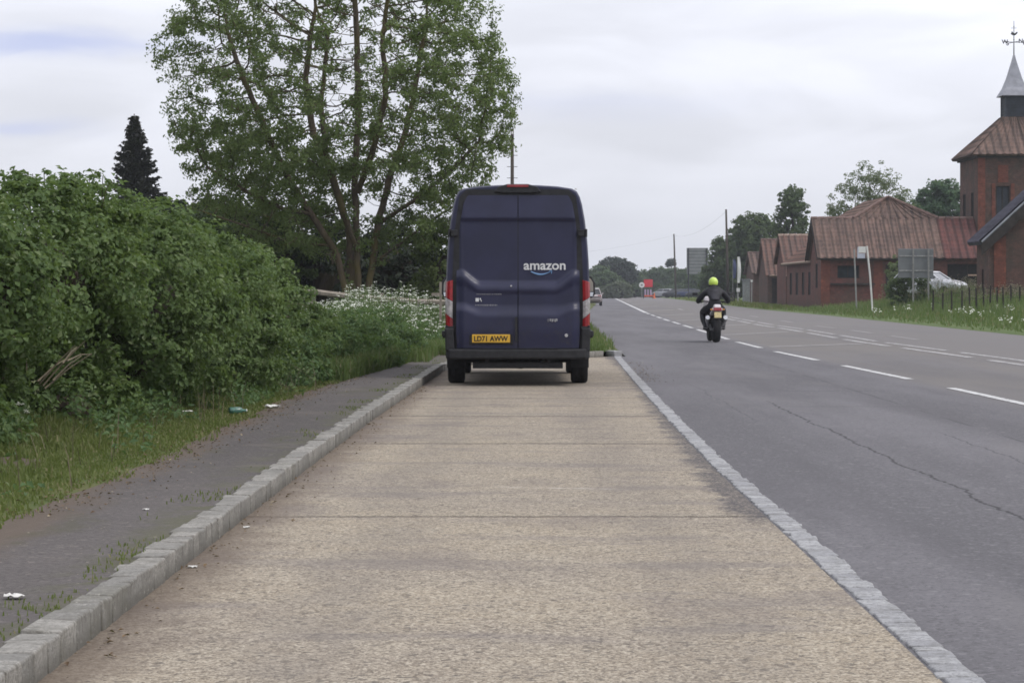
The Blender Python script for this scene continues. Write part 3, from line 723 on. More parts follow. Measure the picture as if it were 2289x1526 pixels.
# cow parsley: stems carrying flat white umbels over ferny leaves, a drift along the fence
def cow_parsley():
    n = 1700; yy = RNG.uniform(37, 58, n)
    lo = np.interp(yy, [37, 58], [-5.2, -7.2]); hi = np.interp(yy, [37, 42, 48, 58], [-2.9, -2.2, -1.7, -.8])
    xx = lo + (hi - lo) * RNG.uniform(0, 1, n); hh = (RNG.uniform(.62, 1.27, n) + 0.08 * np.sin(xx * 2.1 + yy)) * np.interp(hi - xx, [0, .5, 1.3], [.50, .72, 1.0]) * np.interp(xx / yy, [-.088, -.074], [.76, 1.06])
    V, Fs = [], []; b = MB(); C_, N_, S_ = [], [], []
    for x, y, h in zip(xx, yy, hh):
        lean = RNG.normal(0, .08, 2); top = np.array([x + lean[0], y + lean[1], ZB + h])
        b.tube([(x, y, ZB), (x + lean[0] * .4, y + lean[1] * .4, ZB + h * .6), tuple(top)], [.009, .007, .004], 3, cap=False)
        for k in range(RNG.integers(2, 4)):
            u = top + np.append(RNG.normal(0, .13, 2), RNG.uniform(-.30, .03)); b.tube([tuple(top - [0, 0, .2]), tuple(u)], [.004, .003], 3, cap=False)
            m = 6; a = RNG.uniform(0, 6.28, m); r = .042 * np.sqrt(RNG.uniform(0, 1, m))
            C_.append(np.stack([u[0] + r * np.cos(a), u[1] + r * np.sin(a), u[2] + RNG.normal(0, .008, m)], 1)); N_.append(np.array([0, -.25, 1.]) + RNG.normal(0, .3, (m, 3))); S_.append(np.full(m, .030))
    t = empty('cow_parsley'); tag(t, kind='stuff')
    b.build('stems', M_GSTEM, t, fix=False)
    leaves('flowers', np.concatenate(C_), np.concatenate(N_), np.concatenate(S_), M_PETAL, t, 0.95, 0.05)
    m = 26000; k = RNG.integers(0, n, m); z = RNG.uniform(0.05, .95, m) ** 1.1
    p = np.stack([xx[k] + RNG.normal(0, .16, m), yy[k] + RNG.normal(0, .16, m), ZB + hh[k] * z * .85], 1)
    leaves('leaves', p, np.array([0, -.3, .8]) + RNG.normal(0, .6, (m, 3)), RNG.uniform(.06, .16, m), M_NETTLE, t, 0.4)
cow_parsley()
# the single umbel plant at the left edge, the dry stems leaning on the brambles
t = thing('hogweed', 'single white-flowered umbel plant in the grass at the bottom left of the hedge', 'plant', tuple(G(40, 985, ZB)))
b = MB(); c_, n_ = [], []
for k, (dx_, h) in enumerate(((0, .30), (.07, .24), (-.06, .26), (.03, .17))):
    b.tube([(0, 0, 0), (dx_ * .5, 0, h * .6), (dx_, .02 * k, h)], [.006, .005, .003], 5)
    m_ = 26; a = RNG.uniform(0, 6.28, m_); r = (.05 if k == 0 else .022) * np.sqrt(RNG.uniform(0, 1, m_))
    c_.append(np.stack([dx_ + r * np.cos(a), .02 * k + r * np.sin(a), np.full(m_, h) + RNG.normal(0, .006, m_)], 1)); n_.append(np.array([0, -.4, 1.]) + RNG.normal(0, .3, (m_, 3)))
b.build('stem', M_GSTEM, t); leaves('flowers', np.concatenate(c_), np.concatenate(n_), .018, M_PETAL, t, .9)
leaves('leaves', RNG.normal(0, .07, (40, 3)) + [0, 0, .12], RNG.normal(0, .5, (40, 3)) + [0, -.3, .8], .07, M_NETTLE, t, .45)
b = MB(); base = W(92, 868, 18.0)
for k, (x1, y1, x2, y2) in enumerate(((88, 858, 168, 772), (96, 862, 190, 762), (100, 868, 205, 790), (118, 850, 182, 795), (140, 812, 172, 775), (150, 806, 205, 792), (84, 852, 150, 800), (60, 826, 52, 800))):
    a, c = W(x1, y1, 18.0 - .02 * k) - base, W(x2, y2, 18.0 + .1 * k) - base
    b.tube([a, a.lerp(c, .5) + Vector((0.01, 0, .025)), c], [.0075, .006, .003], 5)
d_ = b.build('dead_stems', M_STEM, loc=tuple(base)); tag(d_, 'pale dry stems leaning out of the dark hollow in the hedge', 'dead stems')

# ---- the tall ash and the dark evergreens behind the rail fence
def ash():
    Y0 = 60.0; bx = (797 - VX) * Y0 / F
    t = thing('ash_tree', 'tall ash tree with several bare stems and airy light green crown', 'tree', (bx, Y0, 0.0))
    s = Y0 / F
    q = lambda px, py, dy=0.0: ((px - 797) * s, dy, H + (VY - py) * s)
    stems = [[q(808, 752), q(800, 640), q(797, 540, .1), q(793, 420, .1), q(800, 260, 0), q(798, 120), q(792, -60)],
             [q(785, 752, -.2), q(776, 650, -.3), q(752, 560, -.4), q(700, 480, -.6), q(655, 410, -.8), q(615, 320, -1.1), q(560, 190, -1.3), q(520, 80, -1.2)],
             [q(820, 752, .1), q(822, 640, .2), q(842, 500, .5), q(866, 400, .8), q(900, 300, 1.1), q(925, 180, 1.2), q(950, 40, 1.2)],
             [q(790, 752, .2), q(783, 640, .4), q(775, 520, .8), q(735, 390, 1.1), q(690, 290, 1.4), q(670, 160, 1.5), q(690, 20, 1.4)],
             [q(797, 560), q(770, 470, -.9), q(740, 360, -1.6), q(730, 240, -1.8), q(750, 90, -1.9)],
             [q(800, 430), q(840, 330, -.7), q(870, 220, -1.2), q(862, 90, -1.3), q(880, -30, -1.3)],
             [q(700, 480, -.6), q(640, 470, -1.2), q(560, 430, -1.4), q(480, 380, -1.2)],
             [q(842, 500, .5), q(920, 450, .2), q(1000, 390, -.2), q(1070, 320, -.3)],
             [q(830, 590, .3), q(900, 540, .1), q(985, 480, -.2), q(1060, 440, -.5)], [q(742, 550, -.4), q(650, 540, -.9), q(540, 500, -1.4), q(450, 470, -1.5)]]
    n = 14000; d = rnd_dirs(n); u = RNG.uniform(0, 1, (n, 1)) ** (1 / 3.4)
    A = d * u * np.array([5.0, 4.3, 6.2]) + np.array([-.45, 0, 7.6])
    env = np.interp(A[:, 2], [2.0, 3.2, 4.5, 6.2, 7.5, 9.0, 11, 13.5], [2.6, 4.7, 5.0, 5.1, 4.7, 4.2, 3.3, 1.2])
    lump = np.array([mnoise.noise(Vector(a) * .55) for a in A])
    ok = (A[:, 2] > 2.3) & (np.hypot((A[:, 0] + .45), A[:, 1] * 1.12) < env * (1 + .22 * lump))
    ok &= ~((A[:, 2] < 4.2) & (np.abs(A[:, 0] - .3) < 1.3) & (A[:, 1] < 0.5))
    A = A[ok][:6500]
    P, par = grow(stems, A, 0.24, 3.2, 0.30, 110)
    o, rad, kids = limb_mesh(P, par, 'trunk', M_BARK, t, 0.0088, 2.36, 0.42, 10)
    ctr = np.array([-.45, 0, 7.4]); en = (P - ctr) / np.array([4.9, 4.3, 5.9]); rr = np.linalg.norm(en, axis=1)
    thin = rad < 0.038
    w_ = np.clip((rr - 0.52) / 0.30, 0.04, 1.0)
    w_ = np.maximum(w_, np.where((P[:, 2] < 5.4) & (P[:, 0] < -.9), .95, 0)); w_ = np.maximum(w_, np.where((P[:, 2] < 5.0) & (P[:, 0] > .9), .95, 0))
    w_ *= np.clip(0.75 + 0.9 * np.array([mnoise.noise(Vector(p) * .5) for p in P]), .12, 1.3)
    sel = thin & (RNG.uniform(0, 1, len(P)) < w_)
    cen = P[sel]; out = unit(P[sel] - ctr)
    # epicormic tufts and ivy sprays low on the stems
    lowi = np.where((rad > .04) & (P[:, 2] > .9) & (P[:, 2] < 5.0))[0]; li = RNG.choice(lowi, min(70, len(lowi)), replace=False)
    k = li; cen = np.concatenate([cen, P[k] + RNG.normal(0, .16, (len(k), 3))]); out = np.concatenate([out, rnd_dirs(len(k))])
    p, nrm = clump_leaves(cen, out, 36, 0.24, .5, .35, 1.0, .8)
    leaves('crown', p, nrm, 0.115 * RNG.uniform(.55, 1.3, len(p)), M_ASH, t, 0.42)
    return len(P), len(p)
print('ash', ash())

def conifer(name, label, base, h, rad, mat, nwh=26):
    t = thing(name, label, 'tree', base); b = MB(); b.tube([(0, 0, 0), (0, 0, h * .6), (0, 0, h)], [.18, .1, .02], 7)
    P_, N_ = [], []
    for k in range(nwh):
        f = k / (nwh - 1); z = h * (.10 + .88 * f); r = rad * (1 - f) ** 0.82 + .08
        for j in range(int(19 - 9 * f)):
            a = random.uniform(0, 6.28); L = r * random.uniform(.55, 1.18); d = np.array([math.cos(a), math.sin(a), 0])
            tip = d * L + [0, 0, z - .10 * L + .16 * L]; mid = d * L * .55 + [0, 0, z - .16 * L]
            b.tube([(0, 0, z), tuple(mid), tuple(tip)], [.03, .018, .006], 3, cap=False)
            m = int(40 + 120 * L / rad); u = RNG.uniform(.12, 1, m)[:, None]
            c = np.where(u < .55, mid * (u / .55) + np.array([0, 0, z]) * (1 - u / .55), mid + (np.array(tip) - mid) * (u - .55) / .45)
            side = np.cross(d, [0, 0, 1]); P_.append(c + side * RNG.normal(0, .10, (m, 1)) * (1.15 - u) + RNG.normal(0, .035, (m, 3)) - [0, 0, .04]); N_.append(np.array([0, 0, 1.]) + RNG.normal(0, .45, (m, 3)))
    b.build('trunk', M_TWIG, t); p = np.concatenate(P_)
    leaves('crown', p, np.concatenate(N_), .21 * RNG.uniform(.6, 1.3, len(p)), mat, t, .42)
conifer('conifer_tree', 'dark purplish conifer with a pointed top rising behind the hedge', ((300 - VX) * 105 / F, 105.0, 0), 9.5, 2.55, M_CONIFER, 46)

g = 'dark evergreens behind the rail fence'
def evergreen(label, x, y, lobes, mat=M_DARK, n=60, nl=40, rc=.36, size=.20, core=.70):
    return bush('evergreen_bush', label, 'bush', [((x + c[0], y + c[1], c[2]), r) for c, r in lobes], mat, n, nl, rc, size, core, g, zmin=.05)
evergreen('blackish evergreen left of the ash trunk, over the wooden rail', -6.3, 66, [((0, 0, 1.5), (1.9, 1.7, 2.0)), ((-1.5, .5, 1.4), (1.7, 1.6, 1.7))])
evergreen('blackish evergreen directly behind the ash trunk', -3.9, 67.5, [((0, 0, 1.3), (1.7, 1.7, 1.9)), ((1.0, .5, 1.0), (1.5, 1.5, 1.6))])
evergreen('dark evergreen in shade behind the bramble hedge', -9.8, 68, [((0, 0, 1.7), (2.3, 1.8, 2.3)), ((-2.3, 1, 1.3), (2, 1.8, 1.9))])
evergreen('dark green bush between the ash trunk and the van', -2.05, 61.5, [((0, 0, 1.3), (.95, 1.3, 1.75)), ((.55, .3, 1.2), (.9, 1.2, 1.55))], M_LUSH, 110, 40, .26, .125, .55)
evergreen('tall leafy bush at the left side of the van', -.75, 63.5, [((0, 0, 1.6), (1.0, 1.3, 2.05)), ((.7, .5, 1.4), (.9, 1.2, 1.7))], M_LUSH, 110, 40, .26, .125, .55)
evergreen('olive bush under the left of the ash crown', -7.7, 64, [((0, 0, 2.2), (1.6, 1.4, 1.7)), ((-1.5, .3, 1.9), (1.4, 1.4, 1.6))], M_SHRUB, 90, 40, .30, .14, .6)

# ---- right-hand verge: tall grass, weeds, seedheads
gz = lambda x, y: bank(x, y)
PT = scatter(46000, 58, 149, lambda y: Rx(y) + 0.15, lambda y: Rx(y) + 16.0, lambda x, y: min(1, .35 + .10 * (x - Rx(y))) if (y < 146) else .3, gz)
PT = PT[PT[:, 0] < (2330 - VX) * PT[:, 1] / F + .5]
e = PT[:, 0] - np.array([Rx(v) for v in PT[:, 1]])
ht = np.clip(.06 + .085 * e, .06, .62) * RNG.uniform(.55, 1.3, len(PT))
tag(blades('roadside_grass', PT, ht, .028 + .03 * RNG.uniform(0, 1, len(PT)), M_TALL, lean=.4), kind='stuff')
PM = scatter(6000, 149, 330, lambda y: Rx(y) + 0.2, lambda y: Rx(y) + 2.4 + max(0, y - 200) * .05, None, gz)
tag(blades('far_roadside_grass', PM, RNG.uniform(.10, .35, len(PM)), .09, M_GRASS), kind='stuff')
PW = scatter(2200, 98, 134, lambda y: Rx(y) + 5.0, lambda y: Rx(y) + 13.0, lambda x, y: .2 + .8 * max(0, mnoise.noise((x * .5, y * .3, 2)) + .3), gz)
t = tag(empty('weed_seedheads'), kind='stuff'); b = MB(); c_ = []
for p in PW:
    h = random.uniform(.55, 1.05); l = random.gauss(0, .06); b.tube([tuple(p), (p[0] + l, p[1], p[2] + h)], [.012, .008], 3, cap=False)
    m_ = 7; c_.append(np.array([p[0] + l, p[1], p[2] + h]) + RNG.normal(0, .05, (m_, 3)) * [1, 1, 1.8])
M_SEED = leaf_mat('seedhead', (.13, .11, .075), (.22, .19, .14), None, .2)
b.build('stems', M_GSTEM, t, fix=False); leaves('heads', np.concatenate(c_), rnd_dirs(len(PW) * 7), .075, M_SEED, t, .6)
PF = scatter(260, 66, 120, lambda y: Rx(y) + 1.2, lambda y: Rx(y) + 7, lambda x, y: max(0, mnoise.noise((x * .4, y * .12, 6)) * 2.4), gz)
if len(PF): tag(leaves('white_verge_flowers', np.repeat(PF, 5, 0) + [0, 0, .30] + RNG.normal(0, .06, (len(PF) * 5, 3)), np.array([0, -.5, 1.]) + RNG.normal(0, .4, (len(PF) * 5, 3)), .075, M_PETAL, aspect=.9), kind='stuff')
x0, y0 = (2000 - VX) * 138 / F, 138
bush('yellow_green_shrub', 'yellow-green shrub in front of the long barn, left of the twin-post sign', 'shrub', [((x0, y0, 1.6), (.55, .6, 1.6)), ((x0 + .5, y0 + .2, .8), (.8, .7, 1.0))], M_WILLOW, 110, 34, .22, .14, 0)
x1, y1 = (2036 - VX) * 123.6 / F, 123.6
bush('brown_shrub', 'dull green bush at the twin-post sign, hiding the back of the white car', 'shrub', [((x1, y1, 1.3), (.75, .5, 1.25)), ((x1 + .6, y1 - .2, 1.1), (.5, .4, .85)), ((x1 - .6, y1, 1.1), (.55, .4, 1.0))], M_SHRUB, 190, 46, .20, .12, 0)

# ---- trees beyond the barns
def T(px, Y): return ((px - VX) * Y / F, Y, 0.0)
g = 'trees beyond the barns'
blob_tree('leafy_tree', 'broad dark leafy tree behind the far end of the barns', T(1676, 245), 9, [((0.4, 0, 6.6), (2.6, 2.5, 2.9)), ((-2.3, 0, 4.6), (2.1, 2, 2.5)), ((1.9, 0, 6.0), (2.2, 2, 2.3)), ((3.0, 0, 3.4), (1.8, 2, 2.2)), ((-3.4, 1, 2.4), (1.6, 1.6, 2.2)), ((-.2, 0, 2.8), (2.8, 2, 2.2)), ((-4.3, 1, 1.6), (1.0, 1.2, 1.6))], M_SHRUB, 34, 36, .48, .30, .3, g)
blob_tree('leafy_tree', 'narrow dark tree standing up behind the barn roofs', T(1772, 215), 11, [((0, 0, 9.0), (1.35, 1.4, 2.3)), ((.3, 0, 6.6), (1.5, 1.5, 1.9)), ((-.7, 0, 7.4), (1.1, 1.2, 1.3)), ((.2, 0, 4.4), (1.8, 1.6, 2.2))], M_SHRUB, 20, 30, .42, .28, .22, g)
blob_tree('willow_tree', 'airy pale green tree behind the long barn roof', T(1945, 185), 12, [((0, 0, 9.2), (2.5, 2.4, 2.6)), ((-1.9, 0, 7.4), (1.7, 1.8, 2.3)), ((1.9, 0, 8.0), (1.8, 1.8, 2.0)), ((0, 0, 6.8), (2.6, 2, 2.4)), ((1.6, 0, 5.6), (1.8, 1.8, 2.0))], M_WILLOW, 16, 24, .40, .22, .28, g, aspect=.4)
blob_tree('leafy_tree', 'bluish green tree between the long barn and the tower', T(2105, 192), 11, [((0, 0, 8.3), (2.1, 2, 2.3)), ((-1.5, 0, 7.2), (1.6, 1.6, 2.0)), ((1.6, 0, 7.2), (1.7, 1.6, 2.2)), ((0, 0, 5.2), (2.6, 2, 2.2))], M_GREENT, 34, 34, .44, .26, .28, g)
# ---- the belt of trees where the road turns away
g = 'trees where the road bends'
far = [(1290, 400, 3.2, 5.0, 0), (1338, 395, 3.0, 5.6, 0), (1372, 410, 2.6, 7.2, 1), (1396, 405, 2.2, 6.4, 1), (1352, 372, 3.0, 4.2, 0), (1420, 420, 2.6, 4.3, 0), (1445, 430, 3.0, 5.2, 0), (1478, 425, 3.2, 5.6, 0), (1512, 420, 2.8, 5.4, 0), (1540, 400, 2.6, 5.0, 0), (1585, 380, 3.0, 5.8, 0), (1615, 340, 2.8, 5.2, 0), (1250, 420, 4, 6, 0), (1200, 430, 4, 6.5, 0), (1500, 450, .9, 7.4, 1)]
LB = ['wide rounded far tree behind the right side of the van', 'rounded far tree just right of the van roofline', 'taller dark domed pine, left of the far pair', 'taller dark domed pine, right of the far pair', 'low leafy tree in front of the two domed pines',
      'small far tree in the dip right of the domed pines', 'far green tree behind the red roadside board', 'far green tree between the red board and the second pole', 'far green tree behind the tall thin pole by the big sign', 'far tree left of the big sign back', 'far tree behind the big sign back', 'far tree between the big sign and the barns',
      'far tree hidden by the body of the van', 'far tree hidden farther left behind the van', 'tiny pine head above the far trees, by the thin pole']
for (px, Y, r, h, k), lab in zip(far, LB):
    b0 = T(px, Y); hh = h
    if k == 1 and r > 1: lb = [((0, 0, hh - r * .62), (r, r, r * .62)), ((.5, 0, hh - r * 1.0), (r * .8, r * .8, r * .6)), ((0, 0, hh * .35), (r * .85, r, hh * .34))]
    elif k == 1: lb = [((0, 0, hh - .6), (r, r, .65)), ((-.5, 0, hh - 1.0), (.5, .5, .35))]
    else: lb = [((0, 0, hh * .62), (r * .8, r * .8, hh * .38)), ((r * .5, 0, hh * .40), (r * .75, r * .7, hh * .36)), ((-r * .55, 0, hh * .42), (r * .75, r * .7, hh * .36)), ((0, -.5, hh * .2), (r * 1.1, r * .7, hh * .22))]
    blob_tree('pine_tree' if k else 'far_tree', lab, b0, hh, lb, M_FARDARK if k else M_FARLEAF, 20, 24, .55, .40, .2, g, limbs=False)
t0 = T(1383, 352)
bush('pale_shrub', 'pale grey-green rounded shrub at the end of the road markings', 'shrub', [((t0[0], t0[1], .8), (2.0, 1.5, 1.7)), ((t0[0] - 2.4, t0[1] + 3, .6), (1.7, 1.3, 1.1))], leaf_mat('pale_leaf', (.085, .105, .07), (.125, .145, .10), None, .25), 70, 30, .4, .30, .55)
hl = [((b0 + k * 4.2, 400 - k * 1.6, .7), (2.6, 1.4, 1.5)) for k in range(9) for b0 in [T(1410, 400)[0]]]
hl2 = [((Lx(yv) - 3.6, yv, .6), (1.5, 9.0, 1.5)) for yv in range(90, 390, 14)]
bush('field_hedge', 'low hedge on the left of the road beyond the layby, behind the van', 'hedge', hl2, M_FARLEAF, 3, 36, .9, .34, .75)
tag(bush('roadside_hedge', 'low clipped hedge running under the far trees to the big sign', 'hedge', hl, M_FARLEAF, 50, 30, .45, .33, .6))
# ------------------------------------------------------------------ the parked van
M_NAVY, nt = new_mat('navy_paint')
v = nt.obj(); n = nt.noise(v, 1.4, 4, 0.6); dn = nt.noise(v, 8, 5, 0.7); ox, oy, oz = nt.sep(v)
c = nt.mix(n.ramp(0.35, 0.65), (.0150, .0165, .042), (.0200, .0215, .056))
c = nt.mix(dn.ramp(0.5, 0.75) * oz.ramp(1.3, 0.45, 0.02, 0.45), c, (.050, .045, .040))       # road dust thrown up low down
finish(nt, c, dn.ramp(0.3, 0.7, 0.32, 0.50), 0.36, coat=0.06)
M_BLACKP = simple('black_plastic', (.020, .020, .022), 0.6, 0.3, var=.3, scale=12)
M_RUBBER = simple('tyre_rubber', (.017, .017, .018), 0.85, 0.2, var=.25, scale=9)
M_STEEL = simple('wheel_steel', (.16, .16, .165), 0.5, 0.5, metal=.5, var=.2)
M_UNDER = simple('underbody', (.018, .017, .016), 0.9, 0.1, var=.4, scale=5)
M_REDL = simple('red_lens', (.24, .010, .015), 0.18, 0.5, var=.2, scale=18, coat=.3)
M_CLEARL = simple('clear_lens', (.33, .31, .31), 0.15, 0.6, var=.25, scale=22, coat=.4)
M_PLATE = simple('yellow_plate', (.62, .36, .035), 0.4, 0.4, var=.08, scale=9)
M_BLACKTXT = simple('black_character', (.012, .012, .012), 0.5, 0.3, var=.1)
M_WHITETXT = simple('white_vinyl', (.62, .62, .62), 0.5, 0.3, var=.06)
M_BLUETXT = simple('blue_vinyl', (.16, .30, .52), 0.45, 0.3, var=.06)
M_GREYTXT = simple('grey_vinyl', (.22, .22, .24), 0.5, 0.3, var=.1)
M_CHROME = simple('bright_metal', (.45, .45, .46), 0.25, 0.6, metal=.8, var=.1)
M_GLASS = simple('dark_glass', (.012, .014, .016), 0.06, 0.6, var=.1, coat=.5)
M_MIRROR = simple('mirror_glass', (.62, .64, .66), 0.04, 0.6, metal=1.0, var=.03)
M_GALV = simple('galvanised_steel', (.30, .30, .29), 0.5, 0.5, metal=.4, var=.25, scale=10)

def text_mesh(name, body, size, mat, parent, loc, bold=0.0, width=None, depth=0.002, rot=(R(90), 0, 0), align='LEFT'):
    cu = bpy.data.curves.new(name, 'FONT'); cu.body = body; cu.size = size; cu.extrude = depth; cu.offset = bold; cu.align_x = align; cu.resolution_u = 4
    o = bpy.data.objects.new(name, cu); COL.objects.link(o)
    dg = bpy.context.evaluated_depsgraph_get(); me = bpy.data.meshes.new_from_object(o.evaluated_get(dg)); COL.objects.unlink(o); bpy.data.objects.remove(o)
    if width:
        xs = [q.co.x for q in me.vertices]; k = width / (max(xs) - min(xs)); x0 = min(xs)
        for q in me.vertices: q.co.x = (q.co.x - x0) * k
    me.materials.clear(); me.materials.append(mat)
    r = bpy.data.objects.new(name, me); COL.objects.link(r); r.parent = parent; r.location = loc; r.rotation_euler = rot; return r

VYR = 31.0; VXC = -0.078
van = thing('delivery_van', 'dark navy high-roof delivery van parked in the layby, seen from behind', 'van', (VXC, VYR, 0.0))
PROF = [(.955, .40), (.975, .55), (.985, .74), (.992, 1.05), (.990, 1.35), (.978, 1.70), (.958, 2.0), (.925, 2.28), (.885, 2.50), (.855, 2.60), (.815, 2.675), (.745, 2.715), (.55, 2.745), (.28, 2.762), (0, 2.768)]
def hw_at(z):
    return float(np.interp(z, [p[1] for p in PROF], [p[0] for p in PROF]))
def body_ring(y, top, sc, zlo=.40):
    out = []
    for x_, z_ in PROF:
        t = (z_ - .40) / (2.768 - .40); zz = zlo + t * (top - zlo)
        out.append((x_ * sc, y, zz))
    return out + [(-a, b_, c_) for a, b_, c_ in reversed(out[:-1])]
rings = [body_ring(.035, 2.745, .975), body_ring(.06, 2.762, .992), body_ring(.12, 2.768, 1.0), body_ring(1.5, 2.775, 1.0), body_ring(3.6, 2.76, 1.0), body_ring(4.1, 2.71, .995), body_ring(4.35, 2.62, .985), body_ring(4.75, 2.2, .965), body_ring(5.15, 1.62, .95), body_ring(5.5, 1.30, .93), body_ring(5.8, 1.15, .88), body_ring(5.95, .98, .80)]
b = MB(); k = len(rings[0]); vs = [p for r in rings for p in r]
fs = [(i * k + j, i * k + (j + 1) % k, (i + 1) * k + (j + 1) % k, (i + 1) * k + j) for i in range(len(rings) - 1) for j in range(k)]
fs += [tuple(range(k)), tuple(range(len(rings) * k - 1, (len(rings) - 1) * k - 1, -1))]
b.add(vs, fs); body = b.build('body', M_NAVY, van, smooth=True)
md = body.modifiers.new('wn', 'EDGE_SPLIT'); md.split_angle = R(40)
# windscreen and cab door glass
b = MB(); b.add([(-.82, 4.84, 2.12), (.82, 4.84, 2.12), (.86, 5.17, 1.66), (-.86, 5.17, 1.66)], [(0, 1, 2, 3)]); b.build('windscreen', M_GLASS, van)
for s in (-1, 1):
    b = MB(); b.prism([(3.75, 1.42), (4.95, 1.42), (4.62, 2.0), (3.78, 2.05)], s * .975, s * .996, plane='YZ'); b.build('side_window', M_GLASS, van)

def door_y(x, z):
    """relief of the rear doors: blank window recess, two creases that turn up at the outer edges"""
    ax = abs(x); up = 0.17 * sst(ax, .50, .80)
    f = 0.0
    inrec = sst(ax, .79, .745) * sst(z, 2.30, 2.265) * sst(z, 1.40 + up, 1.445 + up)
    f += 0.022 * inrec
    f += -0.045 * sst(z, 1.445 + up, 1.335 + up)
    f += 0.014 * sst(z, 1.31 + up, 1.26 + up * .6) * sst(z, 1.05, 1.12)
    f += -0.050 * sst(z, 1.075 + up * .5, .955 + up * .5)
    f += 0.020 * sst(z, .80, .52)
    f += 0.10 * max(0, z - 2.28) - 0.010 * sst(z, 2.265, 2.30)
    f += 0.03 * sst(ax, .74, .83)
    return f
def door(s):
    b = MB(); nu, nv = 44, 96; zl, zh = .525, 2.672
    def edge(z): return min(hw_at(z) * .975 - .115 - .03 * sst(z, 2.5, 2.67), .845)
    def fn(u, v):
        z = zl + (zh - zl) * v; x0, x1 = 0.006, edge(z)
        if v > .97: x1 -= .05 * ((v - .97) / .03) ** 2
        x = (x0 + (x1 - x0) * u); return (s * x + 0.004, door_y(x, z), z)
    b.grid(nu, nv, fn)
    # turned-in edges
    rim = [fn(i / nu, 0) for i in range(nu + 1)] + [fn(1, j / nv) for j in range(1, nv + 1)] + [fn(i / nu, 1) for i in range(nu - 1, -1, -1)] + [fn(0, j / nv) for j in range(nv - 1, 0, -1)]
    m_ = len(rim); vs = rim + [(a, .09, c_) for a, bb, c_ in rim]
    b.add(vs, [(i, (i + 1) % m_, m_ + (i + 1) % m_, m_ + i) for i in range(m_)])
    return b.build('rear_door', M_NAVY, van, smooth=True, fix=False)
DL, DR = door(-1), door(1)
for o in (DL, DR):
    md = o.modifiers.new('es', 'EDGE_SPLIT'); md.split_angle = R(45)
# dark seam behind the doors
b = MB(); b.prism([(-.905, .50), (.905, .50), (.90, 1.4), (.87, 2.1), (.80, 2.60), (.70, 2.70), (-.70, 2.70), (-.80, 2.60), (-.87, 2.1), (-.90, 1.4)], .024, .20); b.build('door_seal', M_BLACKP, van)
# lettering on the doors
def dface(x, z, out=.004): return door_y(abs(x), z) - out
text_mesh('lettering', 'amazon', .178, M_WHITETXT, DR, (.082, dface(.35, 1.66), 1.60), bold=.0035, width=.575)
b = MB(); pts = [(.082 + .575 * (.17 + .47 * i / 14), dface(.3, 1.55, .006), 1.572 - .040 * math.sin(math.pi * i / 14)) for i in range(15)]
b.tube(pts, [.004 + .008 * math.sin(math.pi * min(1, i / 14 + .12)) for i in range(15)], 6)
b.tube([(.435, dface(.3, 1.55, .006), 1.585), (.468, dface(.3, 1.55, .006), 1.586), (.462, dface(.3, 1.55, .006), 1.545)], .006, 5)
b.build('smile_arrow', M_BLUETXT, DR)
random.seed(3)
for zz, x0, x1, hgt in ((1.262, -.565, -.235, .013), (1.112, -.585, -.29, .020)):
    b = MB(); x = x0
    while x < x1:
        w_ = random.uniform(.010, .022); b.box((x + w_ / 2, dface(x, zz, .003), zz), (w_ * .75, .003, hgt * random.uniform(.6, 1.1))); x += w_ * 1.15
    b.build('small_print', M_GREYTXT, DL)
b = MB(); b.box((-.555, dface(.55, 1.185, .003), 1.185), (.045, .003, .048)); b.box((-.513, dface(.55, 1.185, .003), 1.196), (.016, .003, .024)); b.box((-.500, dface(.5, 1.18, .003), 1.172), (.012, .003, .020)); b.build('pictogram', M_WHITETXT, DL)
b = MB()
for k, x in enumerate((.415, .445, .472, .490, .512, .535)): b.box((x, dface(x, .905, .006), .905 + .006 * (k % 2)), (.006 + .008 * (k % 3 != 0), .008, .042 - .008 * (k % 2)))
b.build('badge', M_CHROME, DR)
b = MB(); b.lathe([(.0, -.012), (.013, -.012), (.014, .0)], (-.09, dface(.09, 1.37), 1.375), 'Y', 10); b.build('lock', M_CHROME, DL)
b = MB(); b.lathe([(0, -.01), (.024, -.01), (.028, .0)], (.665, dface(.665, .70), .70), 'Y', 12); b.build('door_lock', M_CHROME, DR)
b = MB(); b.box((-.02, dface(.02, .78, -.004) - .01, .78), (.03, .03, .34)); b.build('door_handle', M_BLACKP, DL)
# number plate in its lit recess
b = MB(); b.box((-.365, dface(.36, .66, -.01), .665), (.60, .03, .185)); pf = b.build('plate_holder', M_BLACKP, DL, bevel=.01)
b = MB(); b.box((-.365, dface(.36, .66, .016), .657), (.520, .010, .111)); pl = b.build('number_plate', M_PLATE, DL, bevel=.004)
text_mesh('plate_characters', 'LD71 AWW', .098, M_BLACKTXT, pl, (-.365 - .232, dface(.36, .66, .0225), .622), bold=.0028, width=.464, depth=.001)
# tail lamps: red, clear, red
def lamp_piece(name, s, z0a, z0b, z1a, z1b, mat):
    b = MB(); n = 6
    def ring(z, dz, q):
        xi, xo = hw_at(z) - .098, hw_at(z) + .004
        return [(s * xi, -.006, z), (s * (xi + .04), -.020, z + dz * .33), (s * (xi + .075), -.010, z + dz * .7), (s * xo, .045, z + dz), (s * xo, .16, z + dz), (s * xi, .10, z)]
    vs = ring(z0a, z0b - z0a, 0) + ring((z0a + z1a) / 2, ((z0b - z0a) + (z1b - z1a)) / 2, 0) + ring(z1a, z1b - z1a, 1)
    fs = [(r_ * n + j, r_ * n + (j + 1) % n, (r_ + 1) * n + (j + 1) % n, (r_ + 1) * n + j) for r_ in range(2) for j in range(n)] + [tuple(range(n)), tuple(range(3 * n - 1, 2 * n - 1, -1))]
    b.add(vs, fs); return b.build(name, mat, lamp, bevel=.004)
